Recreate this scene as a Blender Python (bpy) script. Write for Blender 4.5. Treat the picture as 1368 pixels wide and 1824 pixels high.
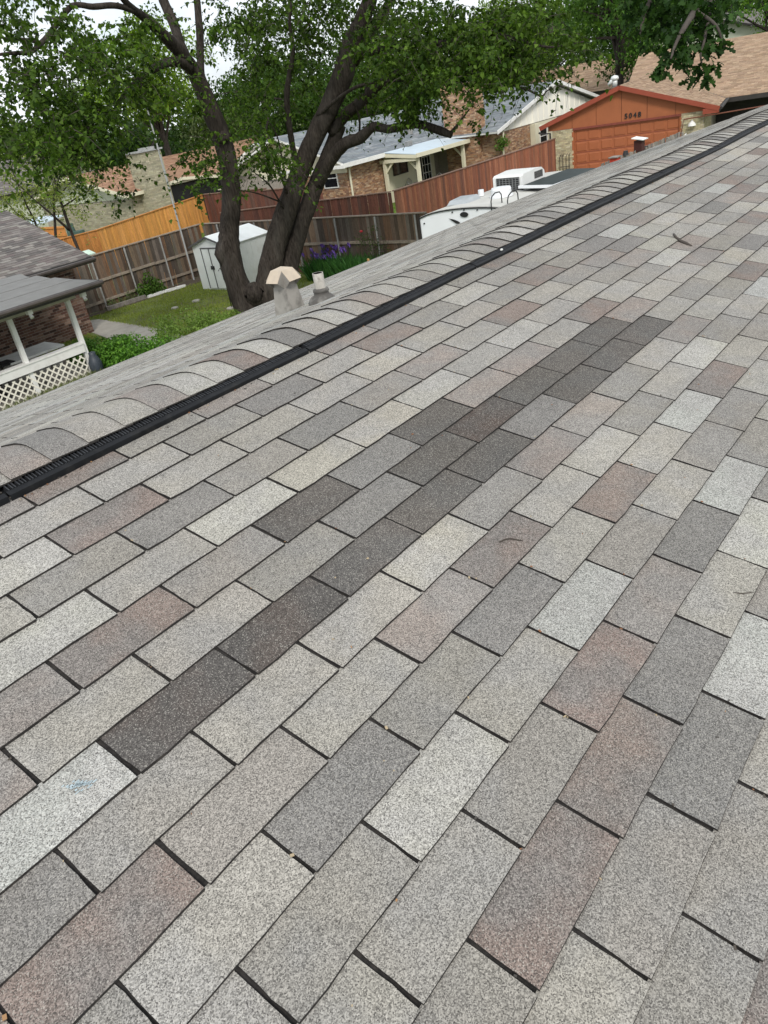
import bpy, math, random
import numpy as np
from mathutils import Vector, Matrix

# ------------------------------------------------------------------ camera, sky, sun, exposure
S = bpy.context.scene
for o in list(bpy.data.objects):
    bpy.data.objects.remove(o)
COL = S.collection
CAM = np.array([-0.378025, -1.209580, 1.004103])
RC = np.array([[0.608962, -0.778260, -0.153219],
               [-0.470029, -0.198461, -0.860050],
               [0.638934, 0.595755, -0.486660]])          # rows: right, down, forward
FPX = 1328.0
TH = 0.223193                                             # pitch of the near roof slope
cd = bpy.data.cameras.new('camera')
cam = bpy.data.objects.new('camera', cd)
COL.objects.link(cam)
M = Matrix.Identity(4)
for i in range(3):
    M[i][0] = RC[0][i]; M[i][1] = -RC[1][i]; M[i][2] = -RC[2][i]; M[i][3] = CAM[i]
cam.matrix_world = M
cd.sensor_fit = 'VERTICAL'; cd.sensor_height = 36.0
cd.lens = FPX / 1824.0 * 36.0
cd.clip_start = 0.05; cd.clip_end = 2000
S.camera = cam

SUN_EL, SUN_AZ = math.radians(42), math.radians(222)      # azimuth from +Y clockwise: behind and left of the camera
w = bpy.data.worlds.new('World'); S.world = w; w.use_nodes = True
nt = w.node_tree; nt.nodes.clear()
N = nt.nodes.new
out = N('ShaderNodeOutputWorld'); bg = N('ShaderNodeBackground'); bg.inputs[1].default_value = 0.105
sky = N('ShaderNodeTexSky'); sky.sky_type = 'NISHITA'; sky.sun_disc = False
sky.sun_elevation = SUN_EL; sky.sun_rotation = SUN_AZ
sky.air_density = 1.0; sky.dust_density = 3.0; sky.ozone_density = 1.0
tc = N('ShaderNodeTexCoord'); mp = N('ShaderNodeMapping'); mp.inputs['Scale'].default_value = (1.6, 1.6, 4.0)
ns = N('ShaderNodeTexNoise'); ns.inputs['Scale'].default_value = 1.7; ns.inputs['Detail'].default_value = 7; ns.inputs['Roughness'].default_value = .6
cr = N('ShaderNodeValToRGB'); cr.color_ramp.elements[0].position = .30; cr.color_ramp.elements[1].position = .52
cr.color_ramp.elements[0].color = (.45, .45, .45, 1)
cl = N('ShaderNodeValToRGB')                               # cloud brightness
cl.color_ramp.elements[0].position = .35; cl.color_ramp.elements[0].color = (7.8, 8.4, 9.0, 1)
cl.color_ramp.elements[1].position = .75; cl.color_ramp.elements[1].color = (10.0, 10.2, 10.4, 1)
mx = N('ShaderNodeMix'); mx.data_type = 'RGBA'
L = nt.links.new
L(tc.outputs['Generated'], mp.inputs[0]); L(mp.outputs[0], ns.inputs['Vector']); L(ns.outputs[0], cr.inputs[0]); L(ns.outputs[0], cl.inputs[0])
L(cr.outputs[0], mx.inputs['Factor']); L(sky.outputs[0], mx.inputs['A']); L(cl.outputs[0], mx.inputs['B'])
L(mx.outputs['Result'], bg.inputs[0]); L(bg.outputs[0], out.inputs[0])
sl = bpy.data.lights.new('sun', 'SUN'); sl.energy = 2.0; sl.angle = math.radians(14); sl.color = (1, .95, .88)
so = bpy.data.objects.new('sun', sl); COL.objects.link(so)
sd = Vector((math.sin(SUN_AZ) * math.cos(SUN_EL), math.cos(SUN_AZ) * math.cos(SUN_EL), math.sin(SUN_EL)))
so.rotation_euler = sd.to_track_quat('Z', 'Y').to_euler(); so.location = (0, 0, 40)
vs = S.view_settings
vs.view_transform = 'Standard'; vs.look = 'None'; vs.gamma = 1; vs.use_curve_mapping = False
vs.exposure = 0.35

rng = np.random.default_rng(7)
random.seed(7)
G = -4.25                                                  # level of the yards below

# ------------------------------------------------------------------ helpers
def at(x, y, D):
    d = RC.T @ np.array([(x - 684) / FPX, (y - 912) / FPX, 1.0]); d /= np.linalg.norm(d)
    return CAM + D * d
def pj(X):
    c = (np.asarray(X, float) - CAM) @ RC.T
    return c[..., 0] / c[..., 2] * FPX + 684, c[..., 1] / c[..., 2] * FPX + 912, c[..., 2]

MATS = {}
def newmat(name):
    m = bpy.data.materials.new(name); m.use_nodes = True; m.node_tree.nodes.clear(); MATS[name] = m
    return m, m.node_tree
def pmat(name, base=(.5, .5, .5), src=None, rough=.7, var=.2, scale=6, stretch=(1, 1, 1), var2=.0, scale2=60,
         bump=.0, bscale=60, metal=0, spec=.4, dirt=None, transl=0):
    """Principled material with noise-varied colour; src: None, 'obj' (object colour) or 'att' (colour attribute)."""
    m, t = newmat(name); n = t.nodes.new; l = t.links.new
    o = n('ShaderNodeOutputMaterial'); p = n('ShaderNodeBsdfPrincipled')
    p.inputs['Roughness'].default_value = rough; p.inputs['Metallic'].default_value = metal
    p.inputs['Specular IOR Level'].default_value = spec
    if src == 'obj':
        c = n('ShaderNodeObjectInfo').outputs['Color']
    elif src == 'att':
        a = n('ShaderNodeAttribute'); a.attribute_name = 'col'; c = a.outputs['Color']
    else:
        r = n('ShaderNodeRGB'); r.outputs[0].default_value = (*base, 1); c = r.outputs[0]
    g = n('ShaderNodeNewGeometry'); mp = n('ShaderNodeMapping'); mp.inputs['Scale'].default_value = stretch
    l(g.outputs['Position'], mp.inputs[0])
    def vary(c, sc, amt):
        nz = n('ShaderNodeTexNoise'); nz.inputs['Scale'].default_value = sc; nz.inputs['Detail'].default_value = 4
        l(mp.outputs[0], nz.inputs['Vector'])
        mr = n('ShaderNodeMapRange'); mr.inputs[1].default_value = .25; mr.inputs[2].default_value = .75
        mr.inputs[3].default_value = 1 - amt; mr.inputs[4].default_value = 1 + amt
        l(nz.outputs[0], mr.inputs[0])
        v = n('ShaderNodeVectorMath'); v.operation = 'SCALE'; l(c, v.inputs[0]); l(mr.outputs[0], v.inputs['Scale'])
        return v.outputs[0]
    if var: c = vary(c, scale, var)
    if var2: c = vary(c, scale2, var2)
    if dirt:
        nz = n('ShaderNodeTexNoise'); nz.inputs['Scale'].default_value = dirt[1]; nz.inputs['Detail'].default_value = 6
        l(mp.outputs[0], nz.inputs['Vector'])
        mr = n('ShaderNodeMapRange'); mr.inputs[1].default_value = .5; mr.inputs[2].default_value = .75; mr.inputs[4].default_value = dirt[2]
        l(nz.outputs[0], mr.inputs[0])
        x = n('ShaderNodeMix'); x.data_type = 'RGBA'; l(mr.outputs[0], x.inputs['Factor']); l(c, x.inputs['A']); x.inputs['B'].default_value = (*dirt[0], 1)
        c = x.outputs['Result']
    l(c, p.inputs['Base Color'])
    if bump:
        nz = n('ShaderNodeTexNoise'); nz.inputs['Scale'].default_value = bscale; nz.inputs['Detail'].default_value = 5
        l(mp.outputs[0], nz.inputs['Vector'])
        b = n('ShaderNodeBump'); b.inputs['Strength'].default_value = bump; b.inputs['Distance'].default_value = .02
        l(nz.outputs[0], b.inputs['Height']); l(b.outputs[0], p.inputs['Normal'])
    sh = p.outputs[0]
    if transl:
        tr = n('ShaderNodeBsdfTranslucent'); ms = n('ShaderNodeMixShader'); ms.inputs[0].default_value = transl
        v = n('ShaderNodeVectorMath'); v.operation = 'MULTIPLY'; l(c, v.inputs[0]); v.inputs[1].default_value = (1.5, 1.7, .7)
        l(v.outputs[0], tr.inputs[0]); l(sh, ms.inputs[1]); l(tr.outputs[0], ms.inputs[2]); sh = ms.outputs[0]
    l(sh, o.inputs[0])
    return m

def granule_mat(name, src):
    """Mineral granules of an asphalt shingle over the tab's own blend colour."""
    m, t = newmat(name); n = t.nodes.new; l = t.links.new
    o = n('ShaderNodeOutputMaterial'); p = n('ShaderNodeBsdfPrincipled'); p.inputs['Roughness'].default_value = .93
    p.inputs['Specular IOR Level'].default_value = .2
    if src == 'obj':
        oi = n('ShaderNodeObjectInfo'); c = oi.outputs['Color']
    else:
        a = n('ShaderNodeAttribute'); a.attribute_name = 'col'; c = a.outputs['Color']
    g = n('ShaderNodeNewGeometry'); pos = g.outputs['Position']
    def math_(op, a, b=None, clamp=False):
        q = n('ShaderNodeMath'); q.operation = op; q.use_clamp = clamp
        for i, v in enumerate((a, b)):
            if v is None: continue
            if isinstance(v, (int, float)): q.inputs[i].default_value = v
            else: l(v, q.inputs[i])
        return q.outputs[0]
    def rngmap(v, a, b, c_, d):
        q = n('ShaderNodeMapRange'); l(v, q.inputs[0])
        for i, k in enumerate((a, b, c_, d)): q.inputs[i + 1].default_value = k
        return q.outputs[0]
    def noise(sc, det=2, ro=.5):
        q = n('ShaderNodeTexNoise'); q.inputs['Scale'].default_value = sc; q.inputs['Detail'].default_value = det; q.inputs['Roughness'].default_value = ro
        l(pos, q.inputs['Vector']); return q.outputs[0]
    # blend drop: the colour fades to the neutral grey blend over part of the tab
    blend = rngmap(noise(5.0, 3), .42, .60, 0, .68)
    mx = n('ShaderNodeMix'); mx.data_type = 'RGBA'; l(blend, mx.inputs['Factor']); l(c, mx.inputs['A'])
    lum = n('ShaderNodeRGBToBW'); l(c, lum.inputs[0])
    neutral = n('ShaderNodeCombineColor')
    k = math_('ADD', math_('MULTIPLY', lum.outputs[0], .93), .012)
    for i, f in enumerate((1.0, .972, .925)): l(math_('MULTIPLY', k, f), neutral.inputs[i])
    l(neutral.outputs[0], mx.inputs['B']); c = mx.outputs['Result']
    # granules: two sizes of cells, plus sparse pale and dark grains
    v1 = n('ShaderNodeTexVoronoi'); v1.inputs['Scale'].default_value = 520; l(pos, v1.inputs['Vector'])
    s1 = n('ShaderNodeSeparateColor'); l(v1.outputs['Color'], s1.inputs[0])
    v2 = n('ShaderNodeTexVoronoi'); v2.inputs['Scale'].default_value = 190; l(pos, v2.inputs['Vector'])
    s2 = n('ShaderNodeSeparateColor'); l(v2.outputs['Color'], s2.inputs[0])
    f1 = rngmap(s1.outputs[0], 0, 1, .48, 1.52)
    f2 = rngmap(s2.outputs[0], 0, 1, .93, 1.07)
    f3 = rngmap(noise(26, 3), .3, .7, .94, 1.06)
    f4 = rngmap(noise(1.7, 5, .6), .3, .7, .86, 1.12)
    f = math_('MULTIPLY', math_('MULTIPLY', f1, f2), math_('MULTIPLY', f3, f4))
    v = n('ShaderNodeVectorMath'); v.operation = 'SCALE'; l(c, v.inputs[0]); l(f, v.inputs['Scale']); c = v.outputs[0]
    pale = rngmap(s1.outputs[1], .87, .91, 0, .45)
    mx2 = n('ShaderNodeMix'); mx2.data_type = 'RGBA'; l(pale, mx2.inputs['Factor']); l(c, mx2.inputs['A']); mx2.inputs['B'].default_value = (.44, .42, .375, 1)
    dark = rngmap(s1.outputs[2], .88, .92, 0, .75)
    mx3 = n('ShaderNodeMix'); mx3.data_type = 'RGBA'; l(dark, mx3.inputs['Factor']); l(mx2.outputs['Result'], mx3.inputs['A']); mx3.inputs['B'].default_value = (.05, .046, .044, 1)
    l(mx3.outputs['Result'], p.inputs['Base Color'])
    b = n('ShaderNodeBump'); b.inputs['Strength'].default_value = .55; b.inputs['Distance'].default_value = .0015
    l(s1.outputs[0], b.inputs['Height']); l(b.outputs[0], p.inputs['Normal'])
    l(p.outputs[0], o.inputs[0])
    return m

GRAN_O = granule_mat('roof_granules', 'obj'); GRAN_A = granule_mat('roof_granules_far', 'att')
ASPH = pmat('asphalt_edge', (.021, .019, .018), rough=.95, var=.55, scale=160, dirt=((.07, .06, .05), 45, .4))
VINYL = pmat('black_vent_plastic', (.008, .0088, .0105), rough=.62, var=.3, scale=9, spec=.2, dirt=((.05, .048, .045), 30, .25))
LEAF = pmat('leaf', src='att', rough=.6, var=.15, scale=3, transl=.30, spec=.14)
BARK = pmat('bark', (.043, .036, .031), rough=.95, var=.35, scale=5, stretch=(1, 1, .16), var2=.6, scale2=26, bump=1.0, bscale=24, dirt=((.085, .08, .072), 3, .4), spec=.1)
TWIG = pmat('twig', (.06, .05, .042), rough=.9, var=.3, scale=20)
ATT = pmat('painted_varied', src='att', rough=.8, var=.12, scale=5)
BRICK = pmat('brick', src='att', rough=.9, var=.22, scale=22, bump=.3, bscale=120)
BRICKO = pmat('brick_single', src='obj', rough=.9, var=.22, scale=22, bump=.3, bscale=120)
MORTAR = pmat('mortar', (.30, .27, .23), rough=.95, var=.2, scale=14)
WOODO = pmat('weathered_board', src='obj', rough=.85, var=.28, scale=9, stretch=(3, 3, .35), var2=.3, scale2=42, bump=.25, bscale=60)
ROOFA = pmat('far_shingle', src='att', rough=.95, var=.12, scale=2.5, var2=.22, scale2=70)
ROOFO = pmat('far_shingle_single', src='obj', rough=.95, var=.12, scale=2.5, var2=.22, scale2=70)
WHITE = pmat('white_paint', (.72, .72, .70), rough=.6, var=.07, scale=3, dirt=((.40, .37, .32), 5, .3))
GABLEW = pmat('fresh_cream_white_siding', (.84, .82, .73), rough=.6, var=.04, scale=2)
CREAM = pmat('cream_paint', (.62, .59, .45), rough=.65, var=.07, scale=2)
SHEDW = pmat('white_enamelled_steel', (.80, .83, .81), rough=.45, var=.05, scale=2, dirt=((.5, .5, .46), 3, .25))
DARK = pmat('dark_trim', (.030, .027, .025), rough=.6, var=.25, scale=4)
BLACK = pmat('black', (.012, .012, .013), rough=.5, var=.2, scale=6)
GLASS = pmat('window_glass', (.012, .015, .018), rough=.08, var=.2, scale=1, spec=.6)
ORANGE = pmat('orange_paint', (.285, .092, .034), rough=.6, var=.08, scale=2.5)
ORANGED = pmat('orange_door_paint', (.275, .085, .031), rough=.5, var=.10, scale=2.5)
RUST = pmat('rust_red_trim', (.24, .050, .026), rough=.55, var=.10, scale=3)
STEEL = pmat('galvanised_steel', (.42, .42, .41), rough=.45, metal=.75, var=.2, scale=7, dirt=((.16, .14, .12), 12, .5))
POST = pmat('grey_metal_post', (.30, .30, .29), rough=.6, var=.2, scale=8)
CONC = pmat('concrete', (.34, .32, .28), rough=.95, var=.18, scale=3, var2=.12, scale2=40)
SOIL = pmat('soil', (.075, .058, .042), rough=1, var=.35, scale=6)
RAILW = pmat('weathered_rail', (.26, .215, .17), rough=.9, var=.3, scale=9, var2=.25, scale2=40)
GREYW = pmat('grey_old_wood', (.21, .19, .17), rough=.9, var=.35, scale=7, stretch=(1, 1, .4), var2=.3, scale2=50)

class MB:
    """Collects faces with a colour each and links them as ONE mesh object."""
    def __init__(s): s.v = []; s.f = []; s.c = []; s.m = []
    def face(s, pts, col=(1, 1, 1), mi=0):
        b = len(s.v); s.v += [tuple(map(float, p)) for p in pts]; s.f.append(tuple(range(b, b + len(pts)))); s.c.append(col); s.m.append(mi)
    def hexa(s, p, col=(1, 1, 1), mi=0, skip=()):
        # p: 4 bottom points counter-clockwise seen from above, then the 4 above them
        b = len(s.v); s.v += [tuple(map(float, q)) for q in p]
        for k, f in enumerate(((3, 2, 1, 0), (4, 5, 6, 7), (0, 1, 5, 4), (1, 2, 6, 5), (2, 3, 7, 6), (3, 0, 4, 7))):
            if k in skip: continue
            s.f.append(tuple(b + i for i in f)); s.c.append(col); s.m.append(mi)
    def box(s, x0, x1, y0, y1, z0, z1, col=(1, 1, 1), mi=0):
        s.hexa([(x0, y0, z0), (x1, y0, z0), (x1, y1, z0), (x0, y1, z0), (x0, y0, z1), (x1, y0, z1), (x1, y1, z1), (x0, y1, z1)], col, mi)
    def frame(s, O, u, v, w, lu, lv, lw, col=(1, 1, 1), mi=0):
        O, u, v, w = (np.asarray(a, float) for a in (O, u, v, w))
        a = [O, O + u * lu, O + u * lu + v * lv, O + v * lv]
        s.hexa(a + [q + w * lw for q in a], col, mi)
    def beam(s, p, q, w, h, col=(1, 1, 1), up=(0, 0, 1)):
        p, q = np.asarray(p, float), np.asarray(q, float); d = q - p; d /= np.linalg.norm(d)
        a = np.cross(d, up); a /= np.linalg.norm(a); b = np.cross(a, d)
        o = [(-1, -1), (1, -1), (1, 1), (-1, 1)]
        s.hexa([p + a * w / 2 * i + b * h / 2 * j for i, j in o] + [q + a * w / 2 * i + b * h / 2 * j for i, j in o], col)
    def slab(s, pts, th, col=(1, 1, 1)):
        """A flat plate under the polygon pts (counter-clockwise seen from outside), th thick."""
        P = [np.asarray(p, float) for p in pts]; n = np.cross(P[1] - P[0], P[2] - P[0]); n /= np.linalg.norm(n)
        Q = [p - n * th for p in P]; k = len(P)
        s.face(P, col); s.face(Q[::-1], col)
        for i in range(k): s.face([P[i], Q[i], Q[(i + 1) % k], P[(i + 1) % k]], col)
    def tube(s, pts, rad, n=8, col=(1, 1, 1), wob=0, seed=0, cap=True):
        P = [np.asarray(p, float) for p in pts]
        if not hasattr(rad, '__len__'): rad = [rad] * len(P)
        r_ = np.random.default_rng(seed); b = len(s.v); prev = None
        for i, p in enumerate(P):
            d = P[min(i + 1, len(P) - 1)] - P[max(i - 1, 0)]; d /= np.linalg.norm(d) + 1e-9
            if prev is None:
                a = np.cross(d, (0, 0, 1) if abs(d[2]) < .9 else (1, 0, 0))
            else: a = prev - d * (prev @ d)
            a /= np.linalg.norm(a); prev = a; c = np.cross(d, a)
            for k in range(n):
                t = 2 * math.pi * k / n; q = rad[i] * (1 + wob * r_.normal())
                s.v.append(tuple(p + (a * math.cos(t) + c * math.sin(t)) * q))
        for i in range(len(P) - 1):
            for k in range(n):
                k2 = (k + 1) % n
                s.f.append((b + i * n + k, b + i * n + k2, b + (i + 1) * n + k2, b + (i + 1) * n + k)); s.c.append(col); s.m.append(0)
        if cap:
            s.f.append(tuple(b + k for k in range(n))[::-1]); s.c.append(col); s.m.append(0)
            e = b + (len(P) - 1) * n; s.f.append(tuple(e + k for k in range(n))); s.c.append(col); s.m.append(0)
    def lathe(s, c, prof, n=20, col=(1, 1, 1)):
        s.tube([(c[0], c[1], c[2] + z) for r, z in prof], [r for r, z in prof], n, col)
    def mesh(s, name, mats, smooth=False):
        me = bpy.data.meshes.new(name)
        me.from_pydata(s.v, [], s.f)
        for m in (mats if isinstance(mats, (list, tuple)) else [mats]): me.materials.append(m)
        nf = len(s.f); tot = np.array([len(f) for f in s.f])
        me.polygons.foreach_set('material_index', np.array(s.m, dtype=np.int32))
        if smooth: me.polygons.foreach_set('use_smooth', np.ones(nf, dtype=bool))
        ca = me.color_attributes.new('col', 'FLOAT_COLOR', 'CORNER')
        cc = np.ones((nf, 4), dtype=np.float32); cc[:, :3] = np.array([c[:3] for c in s.c], dtype=np.float32).reshape(-1, 3)
        ca.data.foreach_set('color', np.repeat(cc, tot, axis=0).ravel())
        me.update(); return me

def set_(o, label=None, cat=None, group=None, kind=None):
    if label: o['label'] = label
    if cat: o['category'] = cat
    if group: o['group'] = group
    if kind: o['kind'] = kind
    return o
def thing(name, label, cat, loc, rz=0, group=None, local=False):
    """An Empty at the thing's base. Parts keep world coordinates unless local."""
    o = bpy.data.objects.new(name, None); COL.objects.link(o); o.empty_display_size = .2
    o.location = loc; o.rotation_euler = (0, 0, rz)
    o['_local'] = 1 if local else 0
    return set_(o, label, cat, group)
PINV = {}
def adopt(o, parent):
    if parent is None: return o
    o.parent = parent
    if parent.type == 'EMPTY' and not parent.get('_local'):
        o.matrix_parent_inverse = (Matrix.Translation(parent.location) @ parent.rotation_euler.to_matrix().to_4x4()).inverted()
    return o
def part(name, mb, mats, parent=None, label=None, kind=None, smooth=False):
    o = bpy.data.objects.new(name, mb.mesh(name, mats, smooth)); COL.objects.link(o)
    adopt(o, parent); return set_(o, label, None, None, kind)
def solo(name, mb, mats, label, cat, group=None, kind=None, smooth=False):
    return set_(part(name, mb, mats, None, None, kind, smooth), label, cat, group)
def piece(name, me, parent, mat4, col=None):
    o = bpy.data.objects.new(name, me); COL.objects.link(o)
    adopt(o, parent); o.matrix_basis = mat4
    if col is not None: o.color = (*col, 1)
    return o
def copy_thing(root, loc, rz, label=None, group=None):
    r = root.copy(); COL.objects.link(r); r.location = loc; r.rotation_euler = (0, 0, rz)
    if label: r['label'] = label
    if group: r['group'] = group
    for ch in list(root.children):
        c = ch.copy(); COL.objects.link(c); c.parent = r; c.matrix_parent_inverse = ch.matrix_parent_inverse
        for g in list(ch.children):
            d = g.copy(); COL.objects.link(d); d.parent = c
    return r
def jit(c, a, r=None):
    r = r or random
    k = 1 + r.uniform(-a, a)
    return tuple(max(.004, x * k * (1 + r.uniform(-a, a) * .14)) for x in c)
def lerp(a, b, t): return tuple(x + (y - x) * t for x, y in zip(a, b))

def leaf_mesh(name, P, Nn, size, cols, mat, droop=.5, seed=1, lobed=False):
    """One folded leaf (two quads; or a lobed outline) per point. P: n x 3 centres, Nn: n x 3 upward normals."""
    r = np.random.default_rng(seed); n = len(P); P = np.asarray(P, float)
    d = r.normal(size=(n, 3)); d[:, 2] = -np.abs(d[:, 2]) * droop - droop * .6
    d -= Nn * (d * Nn).sum(1)[:, None] * .75
    d /= np.linalg.norm(d, axis=1)[:, None]
    sd_ = np.cross(d, Nn); sd_ /= np.linalg.norm(sd_, axis=1)[:, None] + 1e-9
    up = np.cross(sd_, d)
    s = (size * r.uniform(.65, 1.25, n))[:, None]
    if lobed:
        out = [(0, 0), (.10, .16), (.34, .22), (.15, .38), (.42, .58), (.18, .66), (.26, .88), (0, 1), (-.26, .88), (-.18, .66), (-.42, .58), (-.15, .38), (-.34, .22), (-.10, .16)]
        V = np.stack([P + d * s * b + sd_ * s * a * .85 + up * s * (.25 * abs(a) - .12 * b * b) for a, b in out], 1)
        k = len(out); F = [[0, 1, 2, 3], [0, 3, 11, 12], [0, 12, 13, 0], [3, 4, 5, 9], [3, 9, 10, 11], [5, 6, 7, 8], [5, 8, 9, 5]]
        quads = np.array([[0, 1, 2, 3], [0, 3, 11, 13], [13, 11, 12, 13], [3, 4, 5, 9], [3, 9, 10, 11], [5, 6, 7, 9], [7, 8, 9, 7]])
        quads[2] = [11, 12, 13, 11]; quads[6] = [7, 8, 9, 7]
        tris = []
        for q in quads:
            tris.append(q[:3])
            if q[3] != q[0]: tris.append([q[0], q[2], q[3]])
        tris = np.array(tris); nv = k
        idx = (np.arange(n)[:, None, None] * nv + tris[None]).reshape(-1, 3); per = len(tris)
        V = V.reshape(-1, 3); lv = 3
    else:
        a = P; b = P + d * s * .45 + up * s * .05; tip = P + d * s - up * s * .12
        l_ = P + d * s * .38 + sd_ * s * .36 + up * s * .16; r__ = P + d * s * .38 - sd_ * s * .36 + up * s * .16
        V = np.stack([a, l_, tip, r__, b], 1).reshape(-1, 3); nv = 5
        tris = np.array([[0, 4, 1], [1, 4, 2], [0, 3, 4], [4, 3, 2]])
        idx = (np.arange(n)[:, None, None] * nv + tris[None]).reshape(-1, 3); per = 4; lv = 3
    me = bpy.data.meshes.new(name); nf = len(idx)
    me.vertices.add(len(V)); me.vertices.foreach_set('co', V.ravel())
    me.loops.add(nf * 3); me.loops.foreach_set('vertex_index', idx.ravel().astype(np.int32))
    me.polygons.add(nf); me.polygons.foreach_set('loop_start', np.arange(0, nf * 3, 3, dtype=np.int32))
    me.polygons.foreach_set('loop_total', np.full(nf, 3, dtype=np.int32))
    me.materials.append(mat)
    ca = me.color_attributes.new('col', 'FLOAT_COLOR', 'CORNER')
    c4 = np.ones((n, 4), dtype=np.float32); c4[:, :3] = cols
    ca.data.foreach_set('color', np.repeat(c4, per * 3, axis=0).ravel())
    me.update(calc_edges=True); me.validate()
    return me
def leaf_cols(n, a, b, seed, dv=.25):
    r = np.random.default_rng(seed); t = r.random(n)[:, None]
    return np.clip((np.array(a) * (1 - t) + np.array(b) * t) * r.uniform(1 - dv, 1 + dv, n)[:, None], .003, 1)
def normals(n, seed, spread=.6):
    r = np.random.default_rng(seed); q = r.normal(size=(n, 3)) * spread; q[:, 2] += 1
    return q / np.linalg.norm(q, axis=1)[:, None]
def clumps(centres, radii, n_each, seed, flat=.75):
    r = np.random.default_rng(seed); out_ = []
    for c, rad, k in zip(centres, radii, n_each):
        q = r.normal(size=(int(k), 3)); q /= np.linalg.norm(q, axis=1)[:, None]
        q *= (r.random((int(k), 1)) ** .5) * rad; q[:, 2] *= flat
        out_.append(np.asarray(c) + q)
    return np.concatenate(out_)
def sprays(centres, radii, n_each, seed, per=13):
    """Leaf positions strung along short drooping shoots that leave each centre."""
    r = np.random.default_rng(seed); out_ = []; own = []; shoots = []
    for i, (c, rad, k) in enumerate(zip(centres, radii, n_each)):
        ns_ = max(1, int(round(k / per)))
        for _ in range(ns_):
            a = r.uniform(0, 6.283); up = r.uniform(-.35, .55); d = np.array([math.cos(a), math.sin(a), up]); st = np.asarray(c) + r.normal(size=3) * rad * .42
            L_ = rad * r.uniform(.9, 1.7); t_ = np.linspace(.08, 1, per) + r.normal(0, .03, per); dr = r.uniform(.35, .95)
            p = st + d * (L_ * t_)[:, None]; p[:, 2] -= dr * L_ * t_ ** 2
            shoots.append((p[0], p[per // 2], p[-1])); sd_ = np.array([-math.sin(a), math.cos(a), 0]); p = p + sd_ * (np.where(np.arange(per) % 2 == 0, 1, -1) * .04)[:, None] + r.normal(size=(per, 3)) * .025
            out_.append(p); own += [i] * per
    return np.concatenate(out_), np.array(own), shoots
def mesh_obj(name, me, parent=None, kind=None, label=None):
    o = bpy.data.objects.new(name, me); COL.objects.link(o); adopt(o, parent); return set_(o, label, None, None, kind)

# ------------------------------------------------------------------ ground
gm, t = newmat('ground'); n = t.nodes.new; l = t.links.new
o_ = n('ShaderNodeOutputMaterial'); p_ = n('ShaderNodeBsdfPrincipled'); p_.inputs['Roughness'].default_value = 1
g_ = n('ShaderNodeNewGeometry'); a_ = n('ShaderNodeTexNoise'); a_.inputs['Scale'].default_value = .9; a_.inputs['Detail'].default_value = 8; a_.inputs['Roughness'].default_value = .7
l(g_.outputs['Position'], a_.inputs['Vector'])
r_ = n('ShaderNodeValToRGB'); e = r_.color_ramp.elements
e[0].position = .34; e[0].color = (.085, .078, .04, 1); e[1].position = .55; e[1].color = (.12, .155, .035, 1)
q_ = e.new(.7); q_.color = (.15, .18, .045, 1)
l(a_.outputs[0], r_.inputs[0]); l(r_.outputs[0], p_.inputs['Base Color']); l(p_.outputs[0], o_.inputs[0])
mb = MB(); mb.face([(-400, -400, G), (700, -400, G), (700, 700, G), (-400, 700, G)])
set_(part('ground', mb, gm), kind='structure')

# ------------------------------------------------------------------ the roof in the foreground
W, H = .3048, .127
KSH = -.0931
SR = -1.02                                                 # ridge, measured down the near slope
YR, ZR = -SR * math.cos(TH), -SR * math.sin(TH)
PH = math.radians(14.2)                                    # far slope
XA, XB = -2.2, 13.9
house = thing('house', 'grey blended asphalt shingle roof filling the foreground with a black ridge vent', 'house', (9, 1, G))
cs, sn = math.cos(TH), math.sin(TH)
def npt(x, s, z=0): return np.array([x, -s * cs - z * sn * 1.0, -s * sn + z * cs])
def fpt(x, tt, z=0): return np.array([x, YR + tt * math.cos(PH) + z * math.sin(PH), ZR - tt * math.sin(PH) + z * math.cos(PH)])
SB = 4.6
mb = MB(); mb.slab([npt(XA, SB, -.002), npt(XB, SB, -.002), npt(XB, SR, -.002), npt(XA, SR, -.002)], .03); part('near_deck', mb, ASPH, house)
mb = MB(); mb.slab([fpt(XA, 0, -.002), fpt(XB, 0, -.002), fpt(XB, 4.62, -.002), fpt(XA, 4.62, -.002)], .03); part('far_deck', mb, ASPH, house)
# walls and trim below
ye0, ze0 = npt(0, SB)[1:]; ye1, ze1 = fpt(0, 4.62)[1:]
mb = MB(); mb.box(XA + .4, XB - .4, ye1 - .55, ye1 - .4, G, ze1 + .05); mb.box(XA + .4, XB - .4, ye0 + .4, ye0 + .55, G, ze0 + .05)
for x in (XA + .4, XB - .55):
    P = [(x, ye0 + .55, G), (x, ye1 - .55, G), (x, ye1 - .55, ze1 + .06), (x, YR, ZR - .06), (x, ye0 + .55, ze0 + .06)]
    Q = [(a + .15, b, c) for a, b, c in P]; mb.face(P); mb.face(Q[::-1])
part('wall', mb, BRICK, house)
mb = MB(); mb.box(XA, XB, ye1 - .02, ye1 + .0, ze1 - .2, ze1 - .03); mb.box(XA, XB, ye0, ye0 + .02, ze0 - .2, ze0 - .03); part('fascia', mb, DARK, house)

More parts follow.
